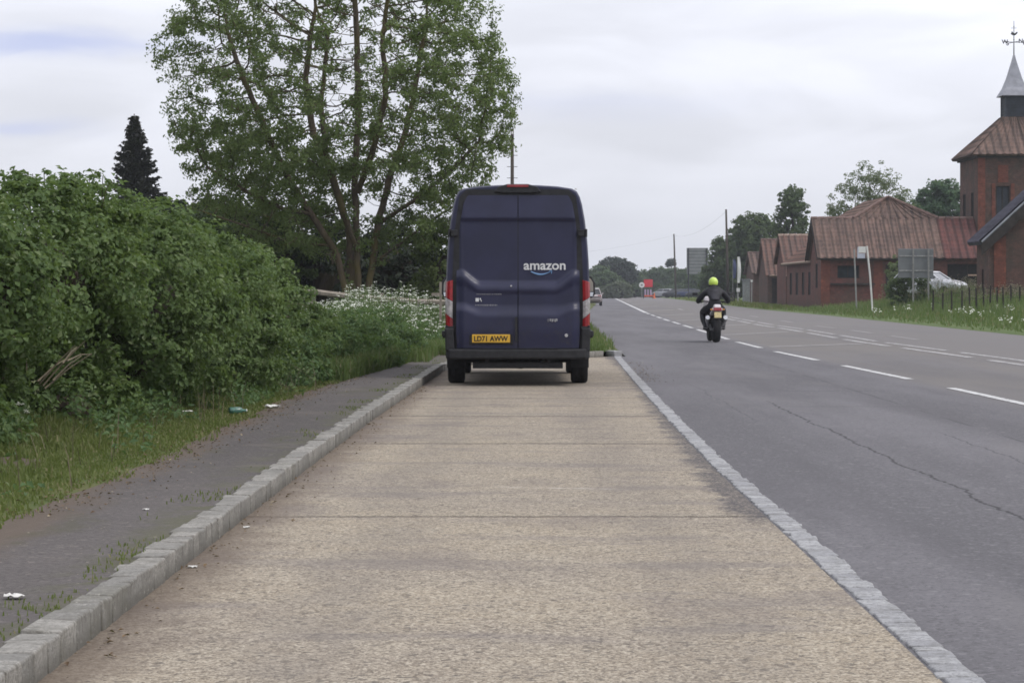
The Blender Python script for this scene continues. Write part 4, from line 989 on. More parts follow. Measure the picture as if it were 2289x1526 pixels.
for s in (-1, 1):
    lamp = empty('tail_lamp', (0, 0, 0)); lamp.parent = van
    lamp_piece('red_lens', s, 1.165, 1.225, 1.455, 1.430, M_REDL)
    lamp_piece('clear_lens', s, .925, 1.01, 1.160, 1.220, M_CLEARL)
    lamp_piece('reflector', s, .820, .820, .920, 1.005, M_REDL)
# hinges
for s in (-1, 1):
    for z in (2.10, .78):
        b = MB(); b.box((s * (hw_at(z) - .075), -.005, z), (.085, .07, .085)); b.tube([(s * (hw_at(z) - .012), .0, z - .055), (s * (hw_at(z) - .012), .0, z + .055)], .022, 8); b.build('hinge', M_BLACKP, van, bevel=.006)
# roof brake lamp
b = MB(); b.prism([(-.32, 2.665), (-.27, 2.735), (-.14, 2.772), (.14, 2.772), (.27, 2.735), (.32, 2.665), (.20, 2.648), (-.20, 2.648)], -.015, .30); hl_ = b.build('brake_lamp', M_BLACKP, van, bevel=.012)
b = MB(); b.prism([(-.15, 2.728), (-.145, 2.762), (.145, 2.762), (.15, 2.728)], -.028, .02); b.build('lens', M_REDL, hl_, bevel=.006)
for s in (-1, 1):      # roof clearance studs
    b = MB(); b.lathe([(.02, 0), (.015, .012), (0, .016)], (s * .80, .10, 2.70), 'Z', 8); b.build('roof_stud', M_GALV, van)
# bumper with corner caps and step
b = MB(); ol = [(-.99, .085), (-.985, -.01), (-.93, -.085), (-.55, -.115), (.55, -.115), (.93, -.085), (.985, -.01), (.99, .085)]
b.prism(ol, .375, .515, plane='XY'); b.build('bumper', M_BLACKP, van, bevel=.025)
b = MB(); b.box((0, -.075, .5205), (1.1, .075, .010)); b.build('bumper_step', M_BLACKP, van)
for s in (-1, 1):
    b = MB(); b.prism([(s * (.865), .48), (s * .99, .48), (s * 1.0, .80), (s * .875, .80)], -.055, .16); b.build('bumper_corner', M_BLACKP, van, bevel=.02)
    b = MB(); b.prism([(.02, .70), (.02, .76), (2.9, .76), (2.9, .66), (.08, .66)], s * .975, s * 1.035, plane='YZ'); b.box((s * 1.012, .03, .722), (.06, .12, .075)); b.build('side_moulding', M_BLACKP, van, bevel=.012)
# mirrors
for s in (-1, 1):
    m_ = empty('door_mirror', (0, 0, 0)); m_.parent = van
    b = MB(); b.prism([(s * 1.01, 1.20), (s * 1.15, 1.19), (s * 1.205, 1.25), (s * 1.20, 1.44), (s * 1.14, 1.54), (s * 1.02, 1.53)], 4.42, 4.56); b.build('housing', M_BLACKP, m_, bevel=.02)
    tl = lambda z, z0: 4.406 - (z - z0) * .10
    for nm, ol in (('glass', [(1.03, 1.30), (1.175, 1.30), (1.17, 1.43), (1.125, 1.505), (1.035, 1.495)]), ('wide_angle_glass', [(1.03, 1.22), (1.165, 1.22), (1.175, 1.285), (1.03, 1.285)])):
        z0 = max(q[1] for q in ol) if nm == 'glass' else 9
        f_ = [(s * x_, 4.412 - ((z_ - 1.30) * .12 if nm == 'glass' else 0), z_) for x_, z_ in ol]; b = MB(); k = len(ol)
        b.add(f_ + [(p_[0], 4.43, p_[2]) for p_ in f_], [tuple(range(k)), tuple(range(2 * k - 1, k - 1, -1))] + [(i, (i + 1) % k, k + (i + 1) % k, k + i) for i in range(k)]); b.build(nm, M_MIRROR, m_)
    b = MB(); b.tube([(s * .93, 4.6, 1.26), (s * 1.04, 4.5, 1.28)], .03, 8); b.build('arm', M_BLACKP, m_)
# wheels (single rear), mud flaps, axle and the gear hung under the floor
def wheel(parent, x, y, r=.345, wd=.235, name='wheel'):
    wv = empty(name, (0, 0, 0)); wv.parent = parent; h = wd / 2
    b = MB(); b.lathe([(r * .62, -h * .92), (r * .90, -h), (r * .975, -h * .86), (r, -h * .6), (r, -h * .2), (r * .985, -h * .17), (r * .985, -h * .10), (r, -h * .07), (r, h * .07), (r * .985, h * .10), (r * .985, h * .17), (r, h * .2), (r, h * .6), (r * .975, h * .86), (r * .90, h), (r * .62, h * .92)], (x, y, r), 'X', 36); b.build('tyre', M_RUBBER, wv, smooth=True)
    b = MB(); b.lathe([(r * .62, -h * .9), (r * .57, -h * .7), (r * .5, -h * .2), (r * .2, h * .3), (.001, h * .35)], (x, y, r), 'X', 24); b.lathe([(r * .62, h * .9), (r * .57, h * .7), (r * .45, h * .5), (r * .2, h * .62), (.001, h * .62)], (x, y, r), 'X', 24); b.build('rim', M_STEEL, wv, smooth=True)
for s in (-1, 1):
    wheel(van, s * .872, 1.15); wheel(van, s * .872, 4.95)
    b = MB(); b.box((s * .872, .775, .40), (.25, .012, .34)); b.build('mud_flap', M_RUBBER, van)
b = MB(); b.tube([(-.8, 1.15, .345), (.8, 1.15, .345)], .055, 8); b.lathe([(.05, -.16), (.14, -.07), (.15, .06), (.05, .16)], (0, 1.15, .345), 'X', 14); b.build('rear_axle', M_UNDER, van)
b = MB(); b.box((0, 3.0, .45), (1.72, 5.2, .10)); b.box((-.48, .60, .385), (.10, 1.1, .12)); b.box((.48, .60, .385), (.10, 1.1, .12)); b.box((-.15, 3.0, .36), (.5, 1.2, .16)); b.box((0, 1.9, .34), (.62, .62, .20)); b.build('chassis', M_UNDER, van)
b = MB(); b.box((0, .07, .285), (1.24, .07, .085)); b.box((-.42, .07, .34), (.05, .06, .09)); b.box((.42, .07, .34), (.05, .06, .09)); b.build('underrun_bar', M_BLACKP, van, bevel=.008)
b = MB(); b.tube([(.35, .9, .32), (.42, .4, .31), (.45, .16, .30)], .03, 8); b.build('exhaust_pipe', M_GALV, van)
# ------------------------------------------------------------------ the farm buildings
def brick_mat(name, a, b, c, s=1.0):
    m, nt = new_mat(name); p = nt.pos(); x, y, z = nt.sep(p)
    uv = nt.comb(x + y, z, 0.0)
    br = nt.node('ShaderNodeTexBrick'); nt.link(uv, br.inputs['Vector']); br.inputs['Scale'].default_value = 4.4
    br.inputs['Color1'].default_value = (*a, 1); br.inputs['Color2'].default_value = (*b, 1); br.inputs['Mortar'].default_value = (.12, .10, .09, 1)
    br.inputs['Mortar Size'].default_value = .012; br.inputs['Row Height'].default_value = .30; br.inputs['Brick Width'].default_value = 1.0
    n = nt.noise(p, .8, 5, .65); n2 = nt.noise(p, 3.0, 5, .8); n3 = nt.noise(nt.scale(p, (1, 1, .25)), 2.2, 4, .6)
    cc = nt.mix(n.ramp(.42, .62) * .75, br.outputs[0], c); cc = nt.mix(n2.ramp(.5, .65) * .6, cc, tuple(v * .5 for v in a)); cc = nt.mix(n2.ramp(.46, .34) * .45, cc, tuple(v * 1.9 for v in a)); cc = nt.mix(z.ramp(.9, 0.) * .5, cc, (.055, .05, .04)); cc = nt.mix(n3.ramp(.58, .75) * .4, cc, (.06, .05, .045))
    finish(nt, cc, .9, .15); return m
M_BRICK = brick_mat('red_brick', (.135, .052, .042), (.098, .041, .034), (.085, .058, .048))
M_BRICKB = brick_mat('brown_brick', (.102, .054, .042), (.076, .046, .037), (.060, .050, .040))
M_BRICKR = brick_mat('bright_brick', (.165, .054, .034), (.13, .043, .03), (.11, .048, .036))
def tile_mat(name, a, b, c, roll=.62):
    m, nt = new_mat(name); p = nt.pos(); n = nt.noise(p, .9, 4, .6); n2 = nt.noise(p, 4.0, 4, .75); n3 = nt.noise(p, 12, 3, .7); x, y, z = nt.sep(p)
    cc = nt.mix(n.ramp(.38, .62), a, b); cc = nt.mix(n2.ramp(.48, .66) * .7, cc, c); cc = nt.mix(n3.ramp(.55, .7) * .5, cc, tuple(v * 1.5 for v in a))
    cs = (z * 22.0).sin(); cc = nt.mix(cs.ramp(.55, 1.0) * .16, cc, tuple(v * .35 for v in a)); rl = ((x - 19.45 + (n2 - .5) * .10) * (6.28318 / .52)).sin(); cc = nt.mix(rl.ramp(.05, .9) * roll, cc, tuple(v * .42 for v in c)); st = nt.noise(nt.scale(p, (2.6, .5, .5)), 1.0, 4, .65); cc = nt.mix(st.ramp(.52, .66) * .25, cc, tuple(v * .5 for v in c)); cc = nt.mix(st.ramp(.44, .34) * .25, cc, tuple(v * 1.45 for v in a))
    finish(nt, cc, .85, .2, bump=nt.bump(cs + n3, .4, .02)); return m
M_TILE = tile_mat('clay_tile', (.178, .116, .094), (.122, .084, .071), (.078, .062, .054))
M_TILE2 = tile_mat('old_clay_tile', (.168, .094, .074), (.120, .074, .062), (.110, .090, .078))
M_TILER = tile_mat('red_clay_tile', (.140, .058, .050), (.105, .050, .046), (.066, .042, .040))
M_SLATER = tile_mat('blue_slate', (.062, .060, .080), (.048, .047, .062), (.040, .040, .048), 0.0)
M_RIDGE = simple('ridge_tile', (.16, .105, .09), .85, .2, var=.3, scale=2)
M_TIMBER = simple('dark_timber', (.030, .025, .022), .8, .2, var=.4, scale=2)
M_PANE = simple('window_glass', (.020, .026, .032), .08, .5, var=.3, scale=2)
M_LEAD = simple('lead_sheet', (.23, .235, .265), .5, .4, metal=.2, var=.2, scale=2)
M_SLATEB = simple('blue_black_boards', (.032, .038, .050), .7, .3, var=.25, scale=3)
M_LEDGE = simple('stone_ledge', (.33, .25, .20), .85, .2, var=.2, scale=3)
M_IRON = simple('wrought_iron', (.030, .030, .036), .6, .3, var=.2)
M_INSHADE = simple('painted_interior_shade', (.020, .018, .017), .9, .1, var=.3)  # flat dark sheet colour standing in for shade inside the bay and slits

def wall_mesh(b, o, u, L, hgt, holes=(), depth=.22, gable=None, mi=0):
    """a wall face from o along u (unit, horizontal), outward normal = u x z; holes (a0,a1,z0,z1) get reveals. gable: peak height above hgt"""
    o, u = Vector(o), Vector(u); up = Vector((0, 0, 1)); nrm = u.cross(up)
    P = lambda a, z, d=0.0: o + u * a + up * z - nrm * d
    xs = sorted({0.0, L, *[h[0] for h in holes], *[h[1] for h in holes]}); zs = sorted({0.0, hgt, *[h[2] for h in holes], *[h[3] for h in holes]})
    for i in range(len(xs) - 1):
        for j in range(len(zs) - 1):
            cx, cz = (xs[i] + xs[i + 1]) / 2, (zs[j] + zs[j + 1]) / 2
            if any(h[0] < cx < h[1] and h[2] < cz < h[3] for h in holes): continue
            b.add([P(xs[i], zs[j]), P(xs[i + 1], zs[j]), P(xs[i + 1], zs[j + 1]), P(xs[i], zs[j + 1])], [(0, 1, 2, 3)], mi)
    for a0, a1, z0, z1 in holes:
        r = [(a0, z0), (a1, z0), (a1, z1), (a0, z1)]
        for k in range(4):
            q = (k + 1) % 4; b.add([P(*r[k]), P(*r[k], depth), P(*r[q], depth), P(*r[q])], [(0, 1, 2, 3)], mi)
    if gable: b.add([P(0, hgt), P(L, hgt), P(L / 2, hgt + gable)], [(0, 1, 2)], mi)
def opening(parent, o, u, hole, depth, name='window', pane=M_PANE, frame=M_TIMBER, bars=1, fw=.07):
    """frame and pane set back in a hole of a wall"""
    o, u = Vector(o), Vector(u); up = Vector((0, 0, 1)); nrm = u.cross(up); a0, a1, z0, z1 = hole
    P = lambda a, z, d: o + u * a + up * z - nrm * d
    Rm = Matrix((u, -nrm, up)).transposed()
    b = MB()
    def bar(a, z, w_, h_): b.box(P(a, z, depth - .035), (w_, .06, h_), Rm)
    bar((a0 + a1) / 2, z0 + fw / 2, a1 - a0 - .004, fw); bar((a0 + a1) / 2, z1 - fw / 2, a1 - a0 - .004, fw); bar(a0 + fw / 2 + .002, (z0 + z1) / 2, fw, z1 - z0 - 2 * fw - .004); bar(a1 - fw / 2 - .002, (z0 + z1) / 2, fw, z1 - z0 - 2 * fw - .004)
    for k in range(1, bars): bar(a0 + (a1 - a0) * k / bars, (z0 + z1) / 2, .05, z1 - z0 - 2 * fw - .008)
    wobj = b.build(name, frame, parent)
    b = MB(); b.add([P(a0 + .01, z0 + .01, depth - .02), P(a1 - .01, z0 + .01, depth - .02), P(a1 - .01, z1 - .01, depth - .02), P(a0 + .01, z1 - .01, depth - .02)], [(0, 1, 2, 3)]); b.build('pane', pane, wobj)
    return wobj
def slope(b, e0, e1, r0, r1, thick=.10, period=.46, amp=.10, rows=6, mi=0):
    """a tiled roof slope between eaves e0-e1 and ridge r0-r1 with rolls running up it"""
    e0, e1, r0, r1 = map(Vector, (e0, e1, r0, r1)); L = max((e1 - e0).length, (r1 - r0).length)
    nrm = (e1 - e0 if (e1 - e0).length > .1 else r1 - r0).cross(((r0 + r1) - (e0 + e1)) / 2).normalized()
    if nrm.z < 0: nrm = -nrm
    nu = max(6, int(L / period * 6))
    def fn(u, v):
        p = e0.lerp(e1, u).lerp(r0.lerp(r1, u), v); ph = 2 * math.pi * u * L / period
        k = max(0, math.cos(ph)) ** 1.5; lap = ((v * rows) % 1.0)
        return p + nrm * (thick + amp * k + 0.015 * (1 - lap) + 0.03 * mnoise.noise(p * .5))
    b.grid(nu, rows, fn, mi)
    rim = [e0, e1, r1, r0]; b.add([q - nrm * .02 for q in rim] + [q + nrm * thick for q in rim], [(3, 2, 1, 0)] + [(i, (i + 1) % 4, 4 + (i + 1) % 4, 4 + i) for i in range(4)], mi)
def ridge(b, a, c, r=.13, mi=0, seg=.45):
    a, c = Vector(a), Vector(c); n = max(2, int((c - a).length / seg))
    for i in range(n):
        p, q = a.lerp(c, i / n), a.lerp(c, (i + .93) / n); b.tube([p, q], [r * .95, r * 1.08], 8, mi)

# --- long barn: gable to the road, front facing us, cart bays at the right
X0, Y1, Y2, EV, RH = 19.75, 150.0, 155.4, 3.55, 6.05; XE = 30.42; YM = (Y1 + Y2) / 2
t = thing('long_barn', 'long brick barn with a wide rolled-tile roof and raised hip at its middle', 'barn', (X0, Y1, 0))
L = lambda p: (p[0] - X0, p[1] - Y1, p[2])
b = MB()
fh = [(1.1, 2.55, 2.10, 2.95), (4.3, 6.3, .05, 3.0), (8.4, 11.2, .05, 3.05)]
wall_mesh(b, (0, 0, 0), (1, 0, 0), XE - X0, EV, fh, .35)
gh = [(2.7, 3.8, 1.45, 3.1)]
wall_mesh(b, (0, Y2 - Y1, 0), (0, -1, 0), Y2 - Y1, EV, gh, .09, RH - EV)
wall_mesh(b, (XE - X0, 0, 0), (0, 1, 0), Y2 - Y1, EV, (), .3, RH - EV)
wall_mesh(b, (XE - X0, Y2 - Y1, 0), (-1, 0, 0), XE - X0, EV)
b.build('wall', M_BRICK, t, fix=False)
for x_ in (0, 3.5):
    b = MB(); b.prism([(x_, 0), (x_ + .6, 0), (x_ + .6, EV - .02), (x_, EV - .02)], -.045, .0); b.build('brick_pier', M_BRICKR, t)
b = MB(); b.box((2.1, -.10, 1.72), (2.9, .24, .10)); b.build('timber_ledge', M_TIMBER, t)
opening(t, (0, 0, 0), (1, 0, 0), fh[0], .3, bars=2); opening(t, (0, 0, 0), (1, 0, 0), fh[1], .34, 'barn_door', M_TIMBER, M_TIMBER, 2); opening(t, (0, 0, 0), (1, 0, 0), fh[2], .34, 'cart_bay', M_INSHADE, M_TIMBER, 2)
for h in gh: opening(t, (0, Y2 - Y1, 0), (0, -1, 0), h, .075, 'slit_window', pane=M_INSHADE, bars=1, fw=.03)
b = MB(); ov = .42; sl = (RH - EV) / (YM - Y1)
e_z = EV - ov * sl * .55
xr = 8.1                                              # where the plain tiles give way to redder ones
slope(b, (-.30, -ov, e_z), (xr, -ov, e_z), (-.30, YM - Y1, RH), (xr, YM - Y1, RH), period=.52)
slope(b, (XE - X0, Y2 - Y1 + ov, e_z), (-.30, Y2 - Y1 + ov, e_z), (XE - X0, YM - Y1, RH), (-.30, YM - Y1, RH), period=.52)
ap = (5.15, YM - Y1 + 1.62, RH + 1.50)
slope(b, (2.55, YM - Y1 + .02, RH + .0), (8.25, YM - Y1 + .02, RH + .0), ap, (ap[0] + .05, ap[1], ap[2]), period=.52)
slope(b, (2.55, YM - Y1 + 12, RH), (2.55, YM - Y1, RH), (ap[0], YM - Y1 + 12, ap[2]), ap); slope(b, (8.25, YM - Y1, RH), (8.25, YM - Y1 + 12, RH), ap, (ap[0], YM - Y1 + 12, ap[2]))
b.build('roof', M_TILE, t, fix=False, smooth=False)
b = MB(); slope(b, (xr + .01, -ov, e_z), (XE - X0, -ov, e_z), (xr + .01, YM - Y1, RH), (XE - X0, YM - Y1, RH), period=.40, amp=.05); rr_ = b.build('side_roof', M_TILER, t, fix=False); rr_['label'] = 'redder tiles over the cart bay'
b = MB(); ridge(b, (-.32, YM - Y1, RH + .10), (2.5, YM - Y1, RH + .10)); ridge(b, (8.3, YM - Y1, RH + .10), (XE - X0, YM - Y1, RH + .10)); ridge(b, (2.55, YM - Y1, RH + .12), (ap[0], ap[1], ap[2] + .10)); ridge(b, (8.25, YM - Y1, RH + .12), (ap[0], ap[1], ap[2] + .10))
b.build('ridge_tiles', M_RIDGE, t)
b = MB(); b.tube([(-.1, -ov - .02, e_z + .02), (xr, -ov - .02, e_z + .02)], .055, 6); b.build('gutter', M_TIMBER, t)
M_PALE = simple('pale_board', (.36, .25, .19), .8, .2)
b = MB(); b.box((5.6, -.16, 2.42), (1.5, .10, .09)); b.build('pale_board', M_PALE, t)
b = MB(); b.box((10.1, -.16, 2.30), (.7, .10, .10)); b.build('pale_board', M_PALE, t)
b = MB()
for y_ in (0, Y2 - Y1): pass
b.add([(-.34, -ov, e_z - .05), (-.34, YM - Y1, RH - .02), (-.34, YM - Y1, RH + .16), (-.34, -ov, e_z + .13), (-.27, -ov, e_z - .05), (-.27, YM - Y1, RH - .02), (-.27, YM - Y1, RH + .16), (-.27, -ov, e_z + .13)], [(0, 1, 2, 3), (7, 6, 5, 4), (0, 4, 5, 1), (3, 2, 6, 7), (0, 3, 7, 4)])
b.add([(-.34, Y2 - Y1 + ov, e_z - .05), (-.34, YM - Y1, RH - .02), (-.34, YM - Y1, RH + .16), (-.34, Y2 - Y1 + ov, e_z + .13), (-.27, Y2 - Y1 + ov, e_z - .05), (-.27, YM - Y1, RH - .02), (-.27, YM - Y1, RH + .16), (-.27, Y2 - Y1 + ov, e_z + .13)], [(0, 1, 2, 3), (7, 6, 5, 4), (0, 4, 5, 1), (3, 2, 6, 7), (0, 3, 7, 4)])
b.build('bargeboard', M_TIMBER, t)

# --- middle barn with its slit-windowed wing along the road
XB, YB1, YB2, EB, RB = 20.10, 173.0, 179.0, 3.35, 5.45; YBM = (YB1 + YB2) / 2
t = thing('slit_barn', 'brick barn with a row of tall slit windows facing the road, behind the long barn', 'barn', (XB, YB1, 0))
b = MB()
wl = YB1 - (Y2 + .05)
sh = [(2.0 + k * 3.7, 3.5 + k * 3.7, .95, 2.6) for k in range(4)]
wall_mesh(b, (0, YB2 - YB1, 0), (0, -1, 0), YB2 - YB1, EB, (), .3, RB - EB)
wall_mesh(b, (.06, 0, 0), (0, -1, 0), wl, EB - .05, sh, .09)
wall_mesh(b, (4.6, -wl, 0), (0, 1, 0), wl, EB); wall_mesh(b, (9, 0, 0), (0, 1, 0), 6, EB, (), .3, RB - EB); wall_mesh(b, (4.6, 0, 0), (1, 0, 0), 4.4, EB)
b.build('wall', M_BRICK, t, fix=False)
for h in sh: opening(t, (.06, 0, 0), (0, -1, 0), h, .075, 'slit_window', pane=M_INSHADE, bars=1, fw=.03)
b = MB(); slope(b, (-.25, -.1, EB), (9, -.1, EB), (-.25, 3, RB), (9, 3, RB), period=.42); slope(b, (9, 6.3, EB), (-.25, 6.3, EB), (9, 3, RB), (-.25, 3, RB), period=.42)
b.build('roof', M_TILE2, t, fix=False)
b = MB(); slope(b, (-.28, .9, EB - .20), (-.28, -wl + .4, EB - .20), (2.3, 2.2, RB - .55), (2.3, -wl + .4, RB - .55), period=.42)
slope(b, (4.9, -wl + .4, EB - .2), (4.9, .5, EB - .2), (2.3, -wl + .4, RB - .55), (2.3, 1.5, RB - .55), period=.42); b.build('wing_roof', M_TILE2, t, fix=False)
b = MB(); b.tube([(-.34, -.25, EB - .06), (-.34, -wl + .3, EB - .06)], .075, 6); ridge(b, (-.25, 3, RB + .1), (9, 3, RB + .1)); b.build('ridge_tiles', M_LEDGE, t)
# --- lower barn with a big dark door, then a narrow outbuilding
def small_barn(name, label, x, y1, y2, ev, rh, ln, mat, wallm, door):
    t = thing(name, label, 'barn', (x, y1, 0)); b = MB(); d_ = y2 - y1
    wall_mesh(b, (0, d_, 0), (0, -1, 0), d_, ev, (), .3, rh - ev)
    wall_mesh(b, (0, 0, 0), (1, 0, 0), ln, ev, door, .3); wall_mesh(b, (ln, 0, 0), (0, 1, 0), d_, ev, (), .3, rh - ev); wall_mesh(b, (ln, d_, 0), (-1, 0, 0), ln, ev)
    b.build('wall', wallm, t, fix=False)
    for h in door: opening(t, (0, 0, 0), (1, 0, 0), h, .26, 'barn_door', M_TIMBER, M_TIMBER, 2)
    b = MB(); slope(b, (-.22, -.35, ev - .2), (ln, -.35, ev - .2), (-.22, d_ / 2, rh), (ln, d_ / 2, rh), period=.42); slope(b, (ln, d_ + .35, ev - .2), (-.22, d_ + .35, ev - .2), (ln, d_ / 2, rh), (-.22, d_ / 2, rh), period=.42); b.build('roof', mat, t, fix=False)
    b = MB(); b.tube([(.1, -.38, ev - .12), (ln, -.38, ev - .12)], .06, 6); b.build('gutter', M_LEDGE, t)
    b = MB(); ridge(b, (-.22, d_ / 2, rh + .1), (ln, d_ / 2, rh + .1)); b.build('ridge_tiles', M_RIDGE, t)
small_barn('door_barn', 'small steep-roofed barn with a dark door, left of the slit-windowed barn', 20.55, 190.0, 197.0, 2.65, 5.5, 6, M_TILE2, M_BRICKB, [(.35, 1.25, .05, 2.3)])
small_barn('narrow_outbuilding', 'narrowest grey-brown outbuilding at the far end of the barns', 21.6, 212.0, 219, 3.0, 4.75, 5, M_TILE, M_BRICKB, [])

# --- the tower with lantern, spire and weathervane
XT, YT, WT = 26.15, 130.0, 5.3; E0 = 9.05
t = thing('dovecote_tower', 'square brick tower with tiled pyramid roof, lantern and lead spire', 'tower', (XT, YT, 0))
b = MB(); wf = [(1.05, 1.85, 5.55, 7.3)]; ws = [(.9, 1.75, 5.0, 7.0), (3.3, 4.15, 5.0, 7.0)]
wall_mesh(b, (0, 0, 0), (1, 0, 0), WT, E0, wf, .25); wall_mesh(b, (0, WT, 0), (0, -1, 0), WT, E0, ws, .10); wall_mesh(b, (WT, 0, 0), (0, 1, 0), WT, E0); wall_mesh(b, (WT, WT, 0), (-1, 0, 0), WT, E0)
b.build('wall', M_BRICKB, t, fix=False)
b = MB()
for x_, w_ in ((.0, .42), (WT - .42, .42)): b.prism([(x_, 0), (x_ + w_, 0), (x_ + w_, E0 - .1), (x_, E0 - .1)], -.05, 0)
for x_, w_ in ((.80, .20), (1.90, .20)): b.prism([(x_, 5.2), (x_ + w_, 5.2), (x_ + w_, 7.45), (x_, 7.45)], -.04, 0)
b.prism([(1.15, 7.5), (1.75, 7.5), (1.75, 8.5), (1.15, 8.5)], -.03, 0)
b.build('brick_quoin', M_BRICKR, t)
opening(t, (0, 0, 0), (1, 0, 0), wf[0], .22, pane=M_SLATEB, bars=2)
for h in ws: opening(t, (0, WT, 0), (0, -1, 0), h, .085, 'slit_window', pane=M_INSHADE, bars=1, fw=.04)
b = MB(); o_ = .38; hb = .64; c0 = WT / 2; zb, zt = E0 - .02, 11.35
cr = [(-o_, -o_), (WT + o_, -o_), (WT + o_, WT + o_), (-o_, WT + o_)]; tp = [(c0 - hb, c0 - hb), (c0 + hb, c0 - hb), (c0 + hb, c0 + hb), (c0 - hb, c0 + hb)]
for k in range(4):
    q = (k + 1) % 4; slope(b, (*cr[k], zb), (*cr[q], zb), (*tp[k], zt), (*tp[q], zt), thick=.08, period=.46, amp=.06)
b.build('roof', M_TILE, t, fix=False)
b = MB(); b.box((c0, c0, zb - .04), (WT + .3, WT + .3, .14)); b.build('eaves_board', M_TIMBER, t)
b = MB(); b.box((c0, c0, 12.0), (1.16, 1.16, 1.5))
for sx in (-1, 1):
    for sy in (-1, 1): b.box((c0 + sx * .58, c0 + sy * .58, 12.0), (.14, .14, 1.5))
for k in range(7): b.box((c0, c0 - .60, 11.5 + k * .18), (1.0, .05, .06)); b.box((c0 - .60, c0, 11.5 + k * .18), (.05, 1.0, .06))
b.build('lantern', M_SLATEB, t)
b = MB(); pr = [(.86, 12.66), (.84, 12.72), (.60, 13.15), (.40, 13.7), (.24, 14.3), (.11, 14.8), (.05, 15.1)]
for i in range(len(pr) - 1):
    r0, z0 = pr[i]; r1, z1 = pr[i + 1]; b.add([(c0 + sx * r0, c0 + sy * r0, z0) for sx, sy in ((-1, -1), (1, -1), (1, 1), (-1, 1))] + [(c0 + sx * r1, c0 + sy * r1, z1) for sx, sy in ((-1, -1), (1, -1), (1, 1), (-1, 1))], [(0, 1, 5, 4), (1, 2, 6, 5), (2, 3, 7, 6), (3, 0, 4, 7)])
b.add([(c0 + sx * .86, c0 + sy * .86, 12.66) for sx, sy in ((-1, -1), (1, -1), (1, 1), (-1, 1))], [(3, 2, 1, 0)])
b.build('spire', M_LEAD, t)
vn = MB(); vn.tube([(c0, c0, 15.0), (c0, c0, 17.1)], [.035, .014], 6)
a_ = R(18)
for k in range(2):
    ux, uy = math.cos(a_ + k * R(90)), math.sin(a_ + k * R(90)); vn.tube([(c0 - ux * .62, c0 - uy * .62, 15.85), (c0 + ux * .62, c0 + uy * .62, 15.85)], .018, 5)
vn.lathe([(0, -.05), (.05, 0), (0, .05)], (c0, c0, 16.0), 'Z', 8); vn.lathe([(0, -.05), (.045, 0), (0, .05)], (c0, c0, 16.75), 'Z', 8)
vn.tube([(c0 - .16, c0, 16.68), (c0 + .16, c0, 16.68)], .014, 4)
# cockerel silhouette cut from plate
ck = [(-.20, .02), (-.14, .12), (-.13, .20), (-.08, .16), (-.02, .08), (.06, .07), (.14, .14), (.22, .16), (.20, .06), (.10, -.03), (.02, -.06), (-.08, -.04), (-.14, .0)]
vn.prism([(c0 + q[0], 16.30 + q[1]) for q in ck], c0 - .012, c0 + .012)
v_ = vn.build('weathervane', M_IRON, t)
for k, ch in enumerate('ESWN'):
    an = a_ + k * R(90) - R(90) * 0; text_mesh('compass_letter', ch, .34, M_IRON, v_, (c0 + math.cos(an) * .70 - .09, c0 + math.sin(an) * .70, 15.74), bold=.008, depth=.012)
kt = 151.5 / YT; t.scale = (kt, kt, kt); t.location = (XT * kt, YT * kt, H * (1 - kt))      # it stands at the long barn's end
# --- the gable building in front of the tower
GD = 3.1; XG, YG, WG, EG = 23.70, 115.0, 6.4, 4.0; PK = EG + WG / 2 * .92
t = thing('gable_building', 'brick gable-ended building at the right edge, standing before the tower', 'building', (XG, YG, 0))
b = MB(); hs = [(1.3, 1.75, 1.0, 2.4)]
wall_mesh(b, (0, 0, 0), (1, 0, 0), WG, EG, (), .25, PK - EG); wall_mesh(b, (0, GD, 0), (0, -1, 0), GD, EG, hs, .10); wall_mesh(b, (WG, 0, 0), (0, 1, 0), GD, EG)
b.build('wall', M_BRICKB, t, fix=False)
b = MB(); b.prism([(.25, 0), (.85, 0), (.85, EG + .1), (.25, EG - .3)], -.05, 0); b.build('brick_pier', M_BRICKR, t)
for h in hs: opening(t, (0, GD, 0), (0, -1, 0), h, .085, 'slit_window', pane=M_INSHADE, bars=1, fw=.04)
b = MB(); k_ = .92
slope(b, (-.40, -.45, EG - .40 * k_), (-.40, GD, EG - .40 * k_), (WG / 2, -.45, PK), (WG / 2, GD, PK), thick=.16, period=.46); slope(b, (WG + .40, GD, EG - .40 * k_), (WG + .40, -.45, EG - .40 * k_), (WG / 2, GD, PK), (WG / 2, -.45, PK), thick=.16, period=.46)
b.build('roof', M_SLATER, t, fix=False)
b = MB()
for s in (0, 1):
    xa = -.46 if s == 0 else WG + .46; za = EG - .46 * k_
    b.add([(xa, -.50, za - .50), (WG / 2, -.50, PK - .50), (WG / 2, -.50, PK + .08), (xa, -.50, za + .08), (xa, -.40, za - .50), (WG / 2, -.40, PK - .50), (WG / 2, -.40, PK + .08), (xa, -.40, za + .08)], [(0, 1, 2, 3), (7, 6, 5, 4), (0, 4, 5, 1), (3, 2, 6, 7), (0, 3, 7, 4)])
b.build('bargeboard', M_TIMBER, t)
b = MB(); b.tube([(-.46, -.47, EG - .46 * k_ + .18), (WG / 2, -.47, PK + .20)], .06, 6); b.build('verge_tiles', M_LEAD, t)
